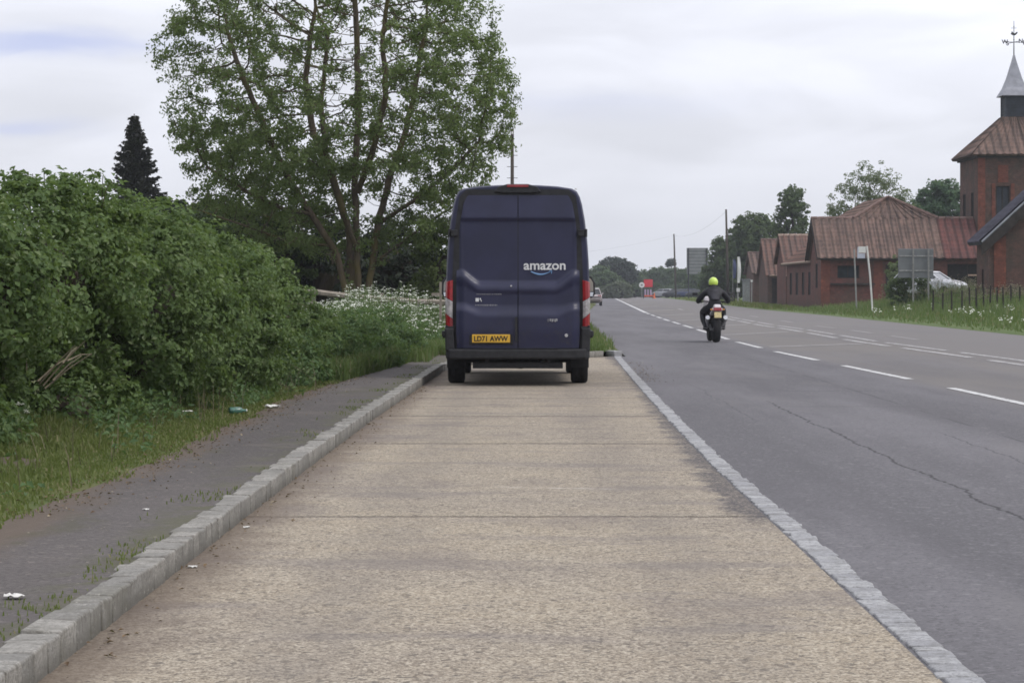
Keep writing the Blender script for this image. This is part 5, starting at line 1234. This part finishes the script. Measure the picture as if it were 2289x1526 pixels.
# ------------------------------------------------------------------ motorcycle and rider
M_WHITEP = simple('white_fairing', (.62, .58, .60), .3, .5, var=.06, coat=.3)
M_LEATHER = simple('black_leather', (.012, .012, .015), .6, .3, var=.35, scale=7, bump=.2)
M_JACKET = simple('grey_textile', (.038, .037, .044), .75, .25, var=.3, scale=6)
M_HELMET = simple('hi_vis_yellow', (.50, .66, .10), .3, .5, var=.05, coat=.3)
M_SKIN = simple('skin', (.42, .26, .19), .6, .3, var=.08)
MX, MY = 4.86, 57.0
mt = thing('motorcycle', 'motorcycle with white tail, red tail lamp and pale number plate, riding away', 'motorcycle', (MX, MY, 0), R(1.5))
def mwheel(y, r, wd):
    wv = empty('wheel', (0, 0, 0)); wv.parent = mt; h = wd / 2
    b = MB(); b.lathe([(r * .70, -h * .7), (r * .86, -h), (r * .95, -h * .75), (r, -h * .25), (r, h * .25), (r * .95, h * .75), (r * .86, h), (r * .70, h * .7)], (0, y, r), 'X', 32); b.build('tyre', M_RUBBER, wv, smooth=True)
    b = MB(); b.lathe([(r * .71, -h * .6), (r * .64, -h * .5), (r * .64, h * .5), (r * .71, h * .6)], (0, y, r), 'X', 24); b.lathe([(.05, -h * .8), (.06, 0), (.05, h * .8)], (0, y, r), 'X', 12)
    for k in range(5):
        a = k * 2 * math.pi / 5; b.tube([(0, y + .05 * math.cos(a), r + .05 * math.sin(a)), (0, y + r * .66 * math.cos(a), r + r * .66 * math.sin(a))], .022, 5)
    b.build('rim', M_STEEL, wv)
mwheel(0.0, .325, .19); mwheel(1.42, .31, .12)
b = MB(); b.prism([(-.04, .30), (.42, .40), (.42, .48), (-.04, .36)], -.15, -.11, plane='YZ'); b.prism([(-.04, .30), (.42, .40), (.42, .48), (-.04, .36)], .11, .15, plane='YZ'); b.tube([(-.15, 0, .325), (.15, 0, .325)], .02, 8); b.build('swingarm', M_STEEL, mt)
b = MB(); b.prism([(.38, .30), (.95, .26), (1.05, .62), (.9, .80), (.4, .74), (.34, .5)], -.17, .17, plane='YZ'); b.build('engine', M_UNDER, mt, bevel=.03)
b = MB(); b.prism([(.60, .76), (1.02, .72), (1.08, .88), (.95, 1.0), (.70, .97)], -.14, .14, plane='YZ'); b.build('fuel_tank', M_WHITEP, mt, bevel=.05)
b = MB(); b.prism([(.02, .76), (.62, .72), (.66, .80), (.35, .82), (.02, .88)], -.12, .12, plane='YZ'); b.build('seat', M_LEATHER, mt, bevel=.03)
b = MB()
b.prism([(-.36, .86), (-.30, .78), (.10, .70), (.12, .84), (-.10, .945), (-.32, .96)], -.085, .085, plane='YZ'); b.prism([(-.30, .80), (.2, .66), (.25, .74), (-.28, .88)], -.135, .135, plane='YZ'); b.build('tail_cowl', M_WHITEP, mt, bevel=.03)
b = MB(); b.prism([(-.385, .80), (-.36, .79), (-.34, .87), (-.365, .885)], -.105, .105, plane='YZ'); b.build('tail_lamp', M_REDL, mt, bevel=.01)
b = MB(); b.prism([(-.40, .58), (-.37, .56), (-.20, .76), (-.26, .80)], -.06, .06, plane='YZ'); b.build('rear_mudguard', M_BLACKP, mt)
b = MB(); b.box((0, -.425, .695), (.178, .008, .145), Matrix.Rotation(R(-14), 3, 'X')); b.build('number_plate', simple('pale_plate', (.52, .43, .22), .5, .3, var=.15, scale=20), mt)
for s in (-1, 1):
    b = MB(); b.tube([(s * .13, .62, .34), (s * .17, .30, .40), (s * .215, -.02, .56), (s * .225, -.16, .63)], [.03, .035, .062, .058], 10); b.build('silencer', M_CHROME, mt)
    b = MB(); b.box((s * .15, -.33, .83), (.06, .05, .035)); b.build('indicator', simple('amber_lens', (.55, .22, .03), .3, .5), mt, bevel=.008)
    b = MB(); b.tube([(s * .10, 1.02, .95), (s * .10, 1.42, .31)], .026, 8); b.build('fork_leg', M_STEEL, mt)
    b = MB(); b.tube([(s * .30, 1.12, 1.12), (s * .38, 1.10, 1.20)], .008, 5); b.box((s * .42, 1.09, 1.215), (.13, .03, .075)); b.build('mirror', M_BLACKP, mt, bevel=.01)
    b = MB(); b.tube([(s * .16, .36, .36), (s * .27, .36, .35)], .014, 6); b.build('footpeg', M_STEEL, mt)
b = MB(); b.tube([(-.37, .90, 1.00), (-.20, 1.0, 1.03), (0, 1.03, 1.02), (.20, 1.0, 1.03), (.37, .90, 1.00)], .017, 8); b.build('handlebar', M_BLACKP, mt)
b = MB(); b.prism([(1.0, .55), (1.25, .62), (1.36, .92), (1.22, 1.12), (1.08, 1.18), (1.02, .95)], -.19, .19, plane='YZ'); b.build('front_fairing', M_WHITEP, mt, bevel=.06)

def skin_body(name, pts, edges, root, mat, parent, loc, rz, sub=2):
    """one continuous body grown over a skeleton of joints with radii"""
    keys = list(pts); me = bpy.data.meshes.new(name); me.from_pydata([pts[k][0] for k in keys], [(keys.index(a), keys.index(c)) for a, c in edges], [])
    o = bpy.data.objects.new(name, me); COL.objects.link(o)
    sk = o.modifiers.new('skin', 'SKIN'); sk.use_smooth_shade = True; sk.branch_smoothing = .6
    for k, sv in zip(keys, me.skin_vertices[0].data):
        r = pts[k][1]; sv.radius = r if isinstance(r, tuple) else (r, r); sv.use_root = (k == root)
    ss = o.modifiers.new('sub', 'SUBSURF'); ss.levels = ss.render_levels = sub
    dg = bpy.context.evaluated_depsgraph_get(); me2 = bpy.data.meshes.new_from_object(o.evaluated_get(dg)); o.modifiers.clear(); o.data = me2
    me2.materials.clear(); me2.materials.append(mat)
    if parent: o.parent = parent
    o.location = loc; o.rotation_euler = (0, 0, rz); return o
P_ = {'pelvis': ((0, .22, .93), (.165, .125)), 'belly': ((0, .30, 1.06), (.150, .115)), 'chest': ((0, .42, 1.24), (.215, .14)), 'neck': ((0, .52, 1.385), .07), 'headbase': ((0, .56, 1.44), .075), 'head': ((0, .60, 1.52), .085)}
E_ = [('pelvis', 'belly'), ('belly', 'chest'), ('chest', 'neck'), ('neck', 'headbase'), ('headbase', 'head')]
for s, n in ((-1, 'l'), (1, 'r')):
    P_.update({n + 'sh': ((s * .205, .47, 1.30), .094), n + 'el': ((s * .385, .58, 1.05), .076), n + 'fa': ((s * .375, .74, 1.02), .058), n + 'wr': ((s * .335, .855, 1.02), .034), n + 'palm': ((s * .315, .90, 1.025), .036),
               n + 'hip': ((s * .115, .30, .88), .105), n + 'th': ((s * .21, .52, .82), .105), n + 'kn': ((s * .265, .74, .76), .082), n + 'ca': ((s * .262, .60, .56), .078), n + 'an': ((s * .235, .42, .40), .046), n + 'heel': ((s * .235, .36, .34), .046), n + 'toe': ((s * .245, .56, .345), .040)})
    E_ += [('chest', n + 'sh'), (n + 'sh', n + 'el'), (n + 'el', n + 'fa'), (n + 'fa', n + 'wr'), (n + 'wr', n + 'palm'), ('pelvis', n + 'hip'), (n + 'hip', n + 'th'), (n + 'th', n + 'kn'), (n + 'kn', n + 'ca'), (n + 'ca', n + 'an'), (n + 'an', n + 'heel'), (n + 'heel', n + 'toe')]
    for k, (ln, off) in enumerate(((.06, -.034), (.068, -.012), (.064, .011), (.052, .032))):     # four fingers over the bar
        a, c = n + 'f%da' % k, n + 'f%db' % k
        P_[a] = ((s * (.315 - off * .0) + off * .9, .935, 1.030), .0105); P_[c] = ((s * .315 + off * .9, .935 + ln * .35, 1.030 - ln * .55), .009); E_ += [(n + 'palm', a), (a, c)]
    P_[n + 'th0'] = ((s * (.315 - .04), .90, 1.0), .0115); P_[n + 'th1'] = ((s * (.315 - .05), .925, .985), .010); E_ += [(n + 'palm', n + 'th0'), (n + 'th0', n + 'th1')]
rider = skin_body('person', P_, E_, 'pelvis', M_LEATHER, None, (MX, MY, 0), R(1.5))
tag(rider, 'motorcycle rider in black leathers and a bright yellow-green helmet, seen from behind', 'person')
b = MB(); vs, fs = [], []
nu, nv = 24, 14
for j in range(nv + 1):
    for i in range(nu):
        a, e = 2 * math.pi * i / nu, -math.pi / 2 * .78 + math.pi * .89 * j / nv
        r = .120 * (1.0 + .05 * max(0, -math.sin(e))); vs.append((r * math.cos(a) * math.cos(e), .60 + .02 + r * 1.14 * math.sin(a) * math.cos(e), 1.515 + .133 * math.sin(e)))
for j in range(nv):
    for i in range(nu): fs.append((j * nu + i, j * nu + (i + 1) % nu, (j + 1) * nu + (i + 1) % nu, (j + 1) * nu + i))
fs += [tuple(range(nu - 1, -1, -1)), tuple(range(nv * nu, (nv + 1) * nu))]
b.add(vs, fs); he = b.build('helmet', M_HELMET, rider, smooth=True)
b = MB(); b.lathe([(.112, -.035), (.124, -.03), (.126, .0), (.124, .03), (.112, .035)], (0, .615, 1.415), 'Z', 24); b.build('helmet_rim', M_BLACKP, he)
b = MB(); b.grid(10, 4, lambda u, v: (0.111 * math.sin((u - .5) * 2.4), 0.62 + .144 * math.cos((u - .5) * 2.4), 1.49 + .075 * v)); b.build('visor', M_GLASS, he)
b = MB()                                            # textile back panel of the jacket
b.grid(10, 10, lambda u, v: ((u - .5) * (.20 + .12 * v), .415 + .185 * (v - .55) - .147 + .07 * (2 * (u - .5)) ** 2, 1.08 + .26 * v))
pn = b.build('jacket_panel', M_JACKET, rider, smooth=True); sdm = pn.modifiers.new('t', 'SOLIDIFY'); sdm.thickness = .012
# ------------------------------------------------------------------ poles, signs, fences, cars, litter
M_POLE = bark_mat('pole_wood', (.055, .045, .038), (.085, .070, .058), (.06, .055, .05), .3)
M_WOOD = bark_mat('weathered_rail', (.20, .175, .145), (.29, .255, .215), (.16, .16, .11), .4)
M_SIGNBACK = simple('sign_back_grey', (.165, .175, .180), .55, .4, metal=.3, var=.12, scale=1.5)
M_WHITE = simple('white_paint', (.62, .62, .60), .5, .4, var=.06)
M_GREYPOST = simple('grey_post', (.24, .24, .23), .55, .4, metal=.2, var=.15)
g = 'wooden utility poles'
def upole(label, px, Y, toppx, r, arms=True, lean=0.0):
    x = (px - VX) * Y / F; h = H + (VY - toppx) * Y / F
    t = thing('utility_pole', label, 'pole', (x, Y, 0), group=g)
    b = MB(); b.tube([(0, 0, -.2), (lean * .5, 0, h * .5), (lean, 0, h)], [r * 1.15, r, r * .78], 10); b.build('pole', M_POLE, t, smooth=True)
    if arms:
        b = MB(); b.box((lean, 0, h - .35), (.16, .7, .12)); b.box((lean, 0, h - .8), (.14, .5, .10)); b.build('crossarm', M_POLE, t)
        for yy in (-.28, .28):
            b = MB(); b.lathe([(.035, 0), (.05, .05), (.03, .09), (.045, .12), (0, .16)], (lean, yy, h - .29), 'Z', 8); b.build('insulator', M_WHITE, t)
        for k in range(3):
            b = MB(); b.tube([(lean - .26, -.05, h - 1.3 - k * .55), (lean + .26, -.05, h - 1.3 - k * .55)], .014, 5); b.build('step_iron', M_IRON, t)
    return Vector((x + lean, Y, h - .2))
p1 = upole('dark utility pole rising behind the van roof beside the ash crown', 1145, 110, 288, .095)
p2 = upole('thin utility pole standing left of the big sign back', 1511, 330, 523, .13, False, -.30)
p3 = upole('taller utility pole against the dark leafy tree near the barns', 1628, 221, 468, .12, False, -.22)
b = MB(); pts = [(p3.lerp(p2, k / 20) - Vector((0, 0, .9 * 4 * (k / 20) * (1 - k / 20)))) for k in range(21)]
b.tube(pts, .007, 4); pts = [(p2.lerp(Vector((2.0, 420, 8.0)), k / 16) - Vector((0, 0, .8 * 4 * (k / 16) * (1 - k / 16)))) for k in range(17)]; b.tube(pts, .007, 4)
tag(b.build('overhead_cable', M_IRON), 'thin black cable strung between the two roadside utility poles', 'cable')

# big direction sign seen from behind
def sign_back(name, label, px0, px1, py0, py1, Y, ribs, posts, foot=0.0, pr=.05, mat=M_SIGNBACK):
    s = Y / F; cx = ((px0 + px1) / 2 - VX) * s; wd = (px1 - px0) * s; z0, z1 = H + (VY - py1) * s, H + (VY - py0) * s
    t = thing(name, label, 'road sign', (cx, Y, foot))
    b = MB(); b.box((0, .06, (z0 + z1) / 2 - foot), (wd, .03, z1 - z0)); b.build('panel', mat, t, bevel=.01)
    b = MB()
    for k in range(ribs): b.box((0, .03, z0 - foot + (z1 - z0) * (k + .5) / ribs), (wd * .94, .035, .07))
    b.build('stiffening_rail', M_GALV, t)
    for q in posts:
        b = MB(); b.tube([(((q - VX) * s) - cx, -.03, -.1), (((q - VX) * s) - cx, -.03, z1 - foot - .04)], pr, 8); b.build('post', M_GREYPOST if ribs < 5 else M_IRON, t)
    return t
sign_back('direction_sign', 'large grey back of a ribbed direction sign on two dark posts', 1535, 1583, 554, 613, 290, 8, (1539, 1579), 0, .07)
sign_back('verge_sign', 'smaller plain grey sign back on twin posts in the right verge', 2008, 2087, 556, 621, 122, 2, (2041, 2075), bank(21.0, 122))
# bus stop flag and pole; plain slim post to its left
Y = 122; s = Y / F; bx = (1951 - VX) * s; f0 = bank(bx, Y)
t = thing('bus_stop', 'white bus stop pole with a small two-panel flag at its top', 'bus stop', (bx, Y, f0))
b = MB(); b.tube([(0, 0, -.1), (-.14, 0, 1.9), (-.32, 0, H + (VY - 550) * s - f0)], .05, 10); b.build('pole', M_WHITE, t)
b = MB(); b.box((-.58, 0, H + (VY - 558) * s - f0), (.40, .03, .34)); b.build('flag', M_WHITE, t)
b = MB(); b.box((-.60, 0, H + (VY - 572) * s - f0), (.36, .03, .26)); b.box((-.80, 0.0, H + (VY - 565) * s - f0), (.05, .05, .62)); b.build('stop_name_panel', simple('blue_white_panel', (.40, .42, .50), .5, .4, var=.2, scale=2), t)
Y = 128; s = Y / F; bx = (1915 - VX) * s; f0 = bank(bx, Y)
b = MB(); b.tube([(0, 0, -.1), (-.08, 0, 2.0), (-.14, 0, H + (VY - 557) * s - f0)], .045, 8); o = b.build('slim_post', M_GREYPOST, loc=(bx, Y, f0)); tag(o, 'slim plain grey post without a sign, left of the bus stop', 'post')

# field fence along the right verge
t = thing('field_fence', 'row of dark stakes with thin wire along the tall grass at right', 'fence', (21.5, 105, 0))
k = 0
posts = []
for px in (2085, 2107, 2128, 2150, 2168, 2183, 2199, 2213, 2228, 2243, 2261, 2280, 2300, 2320):
    Y = 104 - (px - 2085) * .03; x = (px - VX) * Y / F; z = bank(x, Y); h = random.uniform(1.0, 1.2); posts.append((x - 21.5, Y - 105, z + h * .9))
    b = MB(); b.tube([(x - 21.5, Y - 105, z - .1), (x - 21.5 + random.uniform(-.03, .03), Y - 105, z + h)], [.042, .036], 6); b.build('post', M_TIMBER, t)
for dz in (0, -.4):
    b = MB(); b.tube([(p[0], p[1], p[2] + dz) for p in posts], .008, 4); b.build('wire', M_IRON, t)
# wooden post and rail behind the cow parsley
t = thing('rail_fence', 'weathered wooden post and rail fence behind the cow parsley', 'fence', (-5, 52, 0))
fp = [(-6.6, 51.5, 1.42), (-4.85, 52.0, 1.27), (-3.3, 52.5, 1.10), (-1.75, 53.0, 1.02)]
for a, c in zip(fp[:-1], fp[1:]):
    for dz in (0, -.45):
        b = MB(); A, C = Vector(a), Vector(c); q = [A.lerp(C, i / 4) + Vector((0, 0, dz + random.uniform(-.015, .015))) for i in range(5)]
        for i in range(4):
            pass
        b.tube([p - Vector((-5, 52, 0)) for p in q], .066, 6); b.build('rail', M_WOOD, t)
for a in fp[1:]:
    b = MB(); b.box((a[0] + 5, a[1] - 52 + .11, .60), (.11, .11, 1.3)); b.build('post', M_WOOD, t)
p = W(985, 648, 50)
t = thing('waymark_post', 'pale slim wooden post with a short arm, at the left of the van', 'post', (p.x, 50, 0.09))
b = MB(); b.box((0, 0, .66), (.055, .055, 1.5)); b.build('post', M_WOOD, t); b = MB(); b.box((-.10, -.03, 1.13), (.20, .025, .07)); b.build('arm', M_WOOD, t)

# parked and passing cars
def car(label, loc, rz, paint, kind='hatch', tailgate=False, group=None, name='parked_car', L=4.1, wd=1.75, hgt=1.48):
    t = thing(name, label, 'car', loc, rz, group)
    hw = wd / 2
    st = [(-L / 2, .55, .80, .86), (-L / 2 + .12, .38, .92, .95), (-L * .42, .30, .98, .98), (-L * .2, .22, 1.0, 1.0), (L * .05, .22, 1.0, 1.0), (L * .22, .22, .99, .99), (L * .36, .24, .92, .96), (L * .46, .30, .80, .88), (L / 2, .42, .66, .76)]
    b = MB(); vs = []
    for y, z0, z1, sc in st:
        vs += [(-hw * sc * .9, y, z0), (-hw * sc, y, z0 + .2), (-hw * sc * 1.0, y, z1 - .12), (-hw * sc * .93, y, z1), (hw * sc * .93, y, z1), (hw * sc, y, z1 - .12), (hw * sc, y, z0 + .2), (hw * sc * .9, y, z0)]
    n = 8; b.add(vs, [(i * n + j, i * n + (j + 1) % n, (i + 1) * n + (j + 1) % n, (i + 1) * n + j) for i in range(len(st) - 1) for j in range(n)] + [tuple(range(n)), tuple(range(len(vs) - 1, len(vs) - n - 1, -1))])
    # roof and pillars over the glasshouse
    zr = hgt; b.add([(-hw * .72, -L * .36, zr - .05), (hw * .72, -L * .36, zr - .05), (hw * .70, -L * .1, zr), (-hw * .70, -L * .1, zr), (hw * .66, L * .07, zr - .04), (-hw * .66, L * .07, zr - .04),
                     (-hw * .74, -L * .37, zr - .11), (hw * .74, -L * .37, zr - .11), (hw * .72, -L * .1, zr - .06), (-hw * .72, -L * .1, zr - .06), (hw * .68, L * .09, zr - .10), (-hw * .68, L * .09, zr - .10)],
          [(0, 1, 2, 3), (3, 2, 4, 5), (9, 8, 7, 6), (11, 10, 8, 9), (0, 6, 7, 1), (4, 10, 11, 5), (1, 7, 8, 2), (2, 8, 10, 4), (0, 3, 9, 6), (3, 5, 11, 9)])
    for s in (-1, 1):
        for y0, z0, y1 in ((-L * .46, .95, -L * .36), (-L * .08, .98, -L * .10), (L * .24, .97, L * .075)):
            b.tube([(s * hw * .90, y0, z0), (s * hw * .71, y1, zr - .06)], .035, 5)
    b.build('body', paint, t, bevel=.02)
    q = zr - .08
    b = MB(); b.add([(-hw * .86, L * .23, .96), (hw * .86, L * .23, .96), (hw * .66, L * .075, q), (-hw * .66, L * .075, q)], [(0, 1, 2, 3)]); b.build('windscreen', M_GLASS, t)
    if not tailgate:
        b = MB(); b.add([(hw * .86, -L * .455, .95), (-hw * .86, -L * .455, .95), (-hw * .70, -L * .365, q), (hw * .70, -L * .365, q)], [(0, 1, 2, 3)]); b.build('rear_window', M_GLASS, t)
    else:
        b = MB(); b.prism([(-L * .36, zr - .03), (-L * .36, zr + .02), (-L * .58, zr + .34), (-L * .60, zr + .28)], -hw * .72, hw * .72, plane='YZ'); tg = b.build('tailgate', paint, t, bevel=.01)
        b = MB(); b.prism([(-L * .38, zr - .04), (-L * .56, zr + .22), (-L * .565, zr + .20), (-L * .385, zr - .06)], -hw * .6, hw * .6, plane='YZ'); b.build('rear_window', M_GLASS, tg)
    for s in (-1, 1):
        b = MB(); b.add([(s * hw * .925, -L * .43, .97), (s * hw * .925, L * .215, .985), (s * hw * .71, L * .06, q), (s * hw * .735, -L * .345, q)], [(0, 1, 2, 3)]); b.build('side_window', M_GLASS, t)
        b = MB(); b.box((s * hw * .70, L * .462, .66), (.30, .14, .14)); b.build('headlight', M_CLEARL, t, bevel=.02)
        b = MB(); b.box((s * hw * .74, -L * .485, .80), (.26, .10, .18)); b.build('tail_light', M_REDL, t, bevel=.02)
        b = MB(); b.box((s * (hw + .07), L * .20, 1.0), (.16, .10, .11)); b.build('door_mirror', paint, t, bevel=.02)
        for y in (-L * .32, L * .31): wheel(t, s * (hw - .10), y, .31, .19)
    b = MB(); b.box((0, L * .478, .46), (1.0, .05, .16)); b.build('grille', M_BLACKP, t)
    b = MB(); b.box((0, L * .50, .40), (.50, .02, .10)); b.build('number_plate', M_WHITE, t)
    return t
M_CARW = simple('white_car_paint', (.62, .63, .66), .25, .5, var=.05, coat=.4)
M_CARR = simple('red_car_paint', (.30, .022, .025), .3, .5, var=.08, coat=.4)
M_CARP = simple('pale_car_paint', (.40, .35, .35), .3, .5, var=.08, coat=.4)
M_CARB = simple('blue_car_paint', (.022, .035, .10), .3, .5, var=.08, coat=.4)
M_CARD = simple('dark_car_paint', (.030, .032, .040), .3, .5, var=.08, coat=.4)
M_CARS = simple('silver_car_paint', (.34, .35, .37), .3, .5, metal=.3, var=.08, coat=.4)
yy = 127.0; xx = (2077 - VX) * yy / F
car('white car by the barns, its bonnet showing past the twin-post sign above the grass', (xx, yy, .93), R(-125), M_CARW)
yy = 124.0; xx = (2276 - VX) * yy / F
car('dark blue car behind the fence at the right edge', (xx, yy, bank(xx, yy) - .25), R(-100), M_CARB)
xx = (1338 - VX) * 190 / F
car('small pale car driving away, just visible past the right side of the van', (xx - .6, 190, 0), R(-1), M_CARP, name='moving_car')
g = 'far cars beyond the roadside grass'
for px, Y, m_, lb, rz in ((1482, 372, M_CARS, 'pale silver car among the far parked cars, left of the thin pole', 60), (1509, 366, M_CARD, 'small dark car at the foot of the thin pole', 80), (1536, 352, M_CARB, 'dark blue car under the big sign back', 85), (1562, 345, M_CARD, 'dark car between the posts of the big sign', 85)):
    x = (px - VX) * Y / F; car(lb, (x, Y, .05), R(rz), m_, group=g)
x = (1392 - VX) * 385 / F; car('dark car far off at the end of the road by the pale shrub', (x - 1, 385, 0), R(2), M_CARD, name='moving_car')

# red board on legs with a round sign by the far bend
Y = 345; s = Y / F; x = (1449 - VX) * s
t = thing('red_roadside_board', 'bright red square board on a frame with pale panels, at the far bend', 'sign', (x, Y, 0))
b = MB(); b.box((0, 0, H + (VY - 633) * s), (1.35, .12, 1.15)); b.build('board', simple('red_board', (.52, .022, .035), .5, .4, var=.08), t, bevel=.02)
for sx in (-1, 1):
    b = MB(); b.box((sx * .72, 0, 1.25), (.10, .12, 2.5)); b.build('post', M_IRON, t)
b = MB()
for k in range(3): b.box((-.45 + k * .42, -.02, .95), (.22, .06, .9))
b.build('pale_panel', simple('lilac_panel', (.40, .30, .42), .6, .3, var=.2), t)
b = MB(); b.box((.1, -.04, .42), (1.4, .08, .22)); b.build('base_rail', simple('orange_rail', (.55, .10, .04), .6, .3), t)
x = (1433 - VX) * s
t = thing('round_sign', 'round grey-ringed road sign left of the red board', 'road sign', (x, Y - 2, 0))
b = MB(); b.tube([(0, 0, -.1), (0, 0, 2.4)], .045, 8); b.build('post', M_GREYPOST, t)
b = MB(); b.lathe([(0, -.02), (.40, -.02), (.42, 0), (.40, .02), (0, .02)], (0, -.08, H + (VY - 637) * s), 'Y', 24); dsc = b.build('disc', M_WHITE, t)
b = MB(); b.lathe([(0, -.03), (.17, -.03), (.17, -.021), (0, -.021)], (0, -.08, H + (VY - 637) * s), 'Y', 20); b.lathe([(0, .03), (.17, .03), (.17, .021), (0, .021)], (0, -.08, H + (VY - 637) * s), 'Y', 20); b.build('centre_mark', M_GREYPOST, dsc)
Y = 343; x = (1461 - VX) * s
b = MB(); b.lathe([(.28, 0), (.28, .05), (.16, .06), (.05, .85), (.03, .87), (0, .87)], (0, 0, 0), 'Z', 16); o = b.build('traffic_cone', simple('cone_orange', (.62, .14, .03), .5, .3), loc=(x, Y, .05)); tag(o, 'orange traffic cone beside the red board at the far bend', 'traffic cone')

# banners, pillar and small posts at the far end of the barns
g = 'feather banners by the far outbuilding'
for px, Y, p0, p1, m_, lb in ((1648, 228, 574, 632, M_WHITE, 'white feather banner beside the dark one, left of the outbuilding'), (1673, 226, 562, 622, M_WHITE, 'taller white feather banner nearest the outbuilding'), (1638, 229, 580, 622, M_CARB, 'dark blue feather banner left of the white ones')):
    s = Y / F; x = (px - VX) * s; h = H + (VY - p0) * s; z0 = H + (VY - p1) * s
    t = thing('feather_banner', lb, 'banner', (x, Y, 0), group=g)
    b = MB(); b.tube([(0, 0, 0), (0, 0, h)], [.03, .015], 6); b.build('pole', M_GREYPOST, t)
    b = MB(); b.grid(3, 12, lambda u, v: (.03 + (.14 + .20 * math.sin(math.pi * (.15 + .7 * v))) * u, .04 * math.sin(v * 7 + u * 2), z0 + (h - z0) * v)); o = b.build('cloth', m_, t); sdm = o.modifiers.new('t', 'SOLIDIFY'); sdm.thickness = .01
Y = 205; s = Y / F; x = (1668 - VX) * s
b = MB(); b.box((0, 0, 1.1), (.62, .62, 2.2)); b.box((0, 0, 2.26), (.74, .74, .12)); b.build('gate_pillar', simple('grey_render', (.17, .18, .18), .85, .2, var=.2), loc=(x, Y, 0)); tag(bpy.data.objects['gate_pillar'], 'grey rendered gate pillar at the far end of the barns', 'pillar')
g = 'small roadside marker posts'
for px, Y, top, m_, lb, pl in ((1680, 186, 626, M_GREYPOST, 'thin pale grey marker post with a small head before the outbuilding', .16), (1650, 200, 645, M_GREYPOST, 'low marker post with a white square panel beside the rider', .30)):
    s = Y / F; x = (px - VX) * s; h = H + (VY - top) * s
    t = thing('marker_post', lb, 'post', (x, Y, 0), group=g); b = MB(); b.tube([(0, 0, -.05), (0, 0, h)], .045, 8); b.build('post', m_, t)
    b = MB(); b.box((0, -.06, h - pl * .4), (pl, .03, pl * 1.1)); b.build('panel', M_WHITE, t)
# a low brick yard wall and timber gate joining the far outbuildings
b = MB()
for k in range(6): b.box((.1 * k, k * 3.0, .55), (.12, .12, 1.15))
for z in (.35, .75, 1.05):
    b.tube([(0, 0, z), (.5, 15, z)], .035, 5)
o = b.build('yard_fence', M_TIMBER, loc=((1655 - VX) * 200 / F, 206, 0)); tag(o, 'dark low yard fence at the far end of the barns', 'fence')

# litter
M_PAPER = simple('litter_paper', (.60, .59, .56), .8, .2, var=.12, scale=30)
def scrap(label, p, sz, seed, mat=M_PAPER, name='litter_paper', cat='litter'):
    b = MB(); r_ = random.Random(seed)
    b.grid(5, 5, lambda u, v: ((u - .5) * sz * (1.3 + .3 * r_.random()), (v - .5) * sz * (1 + .4 * r_.random()), sz * (.10 + .30 * r_.random())))
    o = b.build(name, mat, loc=p); sdm = o.modifiers.new('t', 'SOLIDIFY'); sdm.thickness = .002; tag(o, label, cat); return o
scrap('crumpled white paper at the hedge foot, beyond the green bottle', tuple(G(610, 912, .10)), .10, 1)
scrap('small white scrap on the concrete beside the kerb', tuple(G(430, 1268, .002)), .030, 2)
scrap('tiny white scrap on the concrete just past a joint line by the kerb', tuple(G(551, 1179, .002)), .024, 3)
scrap('flat white scrap on the dark path at the bottom left', tuple(G(32, 1337, .105)), .05, 4)
scrap('small pale scrap on the path near the grass, midway along', tuple(G(326, 1139, .105)), .022, 5)
scrap('pale scrap half hidden at the foot of the bramble, left of the green bottle', tuple(G(420, 922, .13)), .06, 6)
def bottle(label, p, L_, r_, mat, rz, name='bottle', cat='bottle'):
    t = thing(name, label, cat, p, rz); b = MB()
    b.lathe([(r_ * .9, 0), (r_, .01), (r_, L_ * .6), (r_ * .85, L_ * .70), (r_ * .36, L_ * .82), (r_ * .34, L_)], (0, 0, r_), 'Y', 18); b.build('body', mat, t, smooth=True)
    b = MB(); b.lathe([(r_ * .38, L_), (r_ * .38, L_ * 1.06), (0, L_ * 1.06)], (0, 0, r_), 'Y', 12); b.build('cap', M_WHITE, t)
bottle('green plastic bottle lying in the leaf litter at the hedge foot', tuple(G(512, 926, .10)), .17, .036, simple('green_plastic', (.045, .13, .095), .3, .5, var=.4, scale=30, coat=.3), R(-70))
b = MB(); b.lathe([(.028, 0), (.033, .006), (.033, .112), (.027, .12), (0, .118)], (0, 0, .033), 'X', 16); o = b.build('drinks_can', M_CHROME, loc=tuple(G(388, 930, .10))); o.rotation_euler = (0, R(20), R(40)); tag(o, 'crushed silver drinks can in the dark gap under the bramble', 'can')
HAZE = 0.00026
# ------------------------------------------------------------------ the air
m = bpy.data.materials.new('air'); m.use_nodes = True; nt = NT(m.node_tree)
pv = nt.node('ShaderNodeVolumePrincipled'); pv.inputs['Color'].default_value = (.86, .90, 1.0, 1); pv.inputs['Density'].default_value = HAZE
pv.inputs['Anisotropy'].default_value = 0.0
o_ = nt.node('ShaderNodeOutputMaterial'); nt.link(pv.outputs[0], o_.inputs['Volume'])
b = MB(); b.box((0, 430, 8.95), (1900, 1000, 20.0)); hz = b.build('haze', m); tag(hz, kind='stuff')
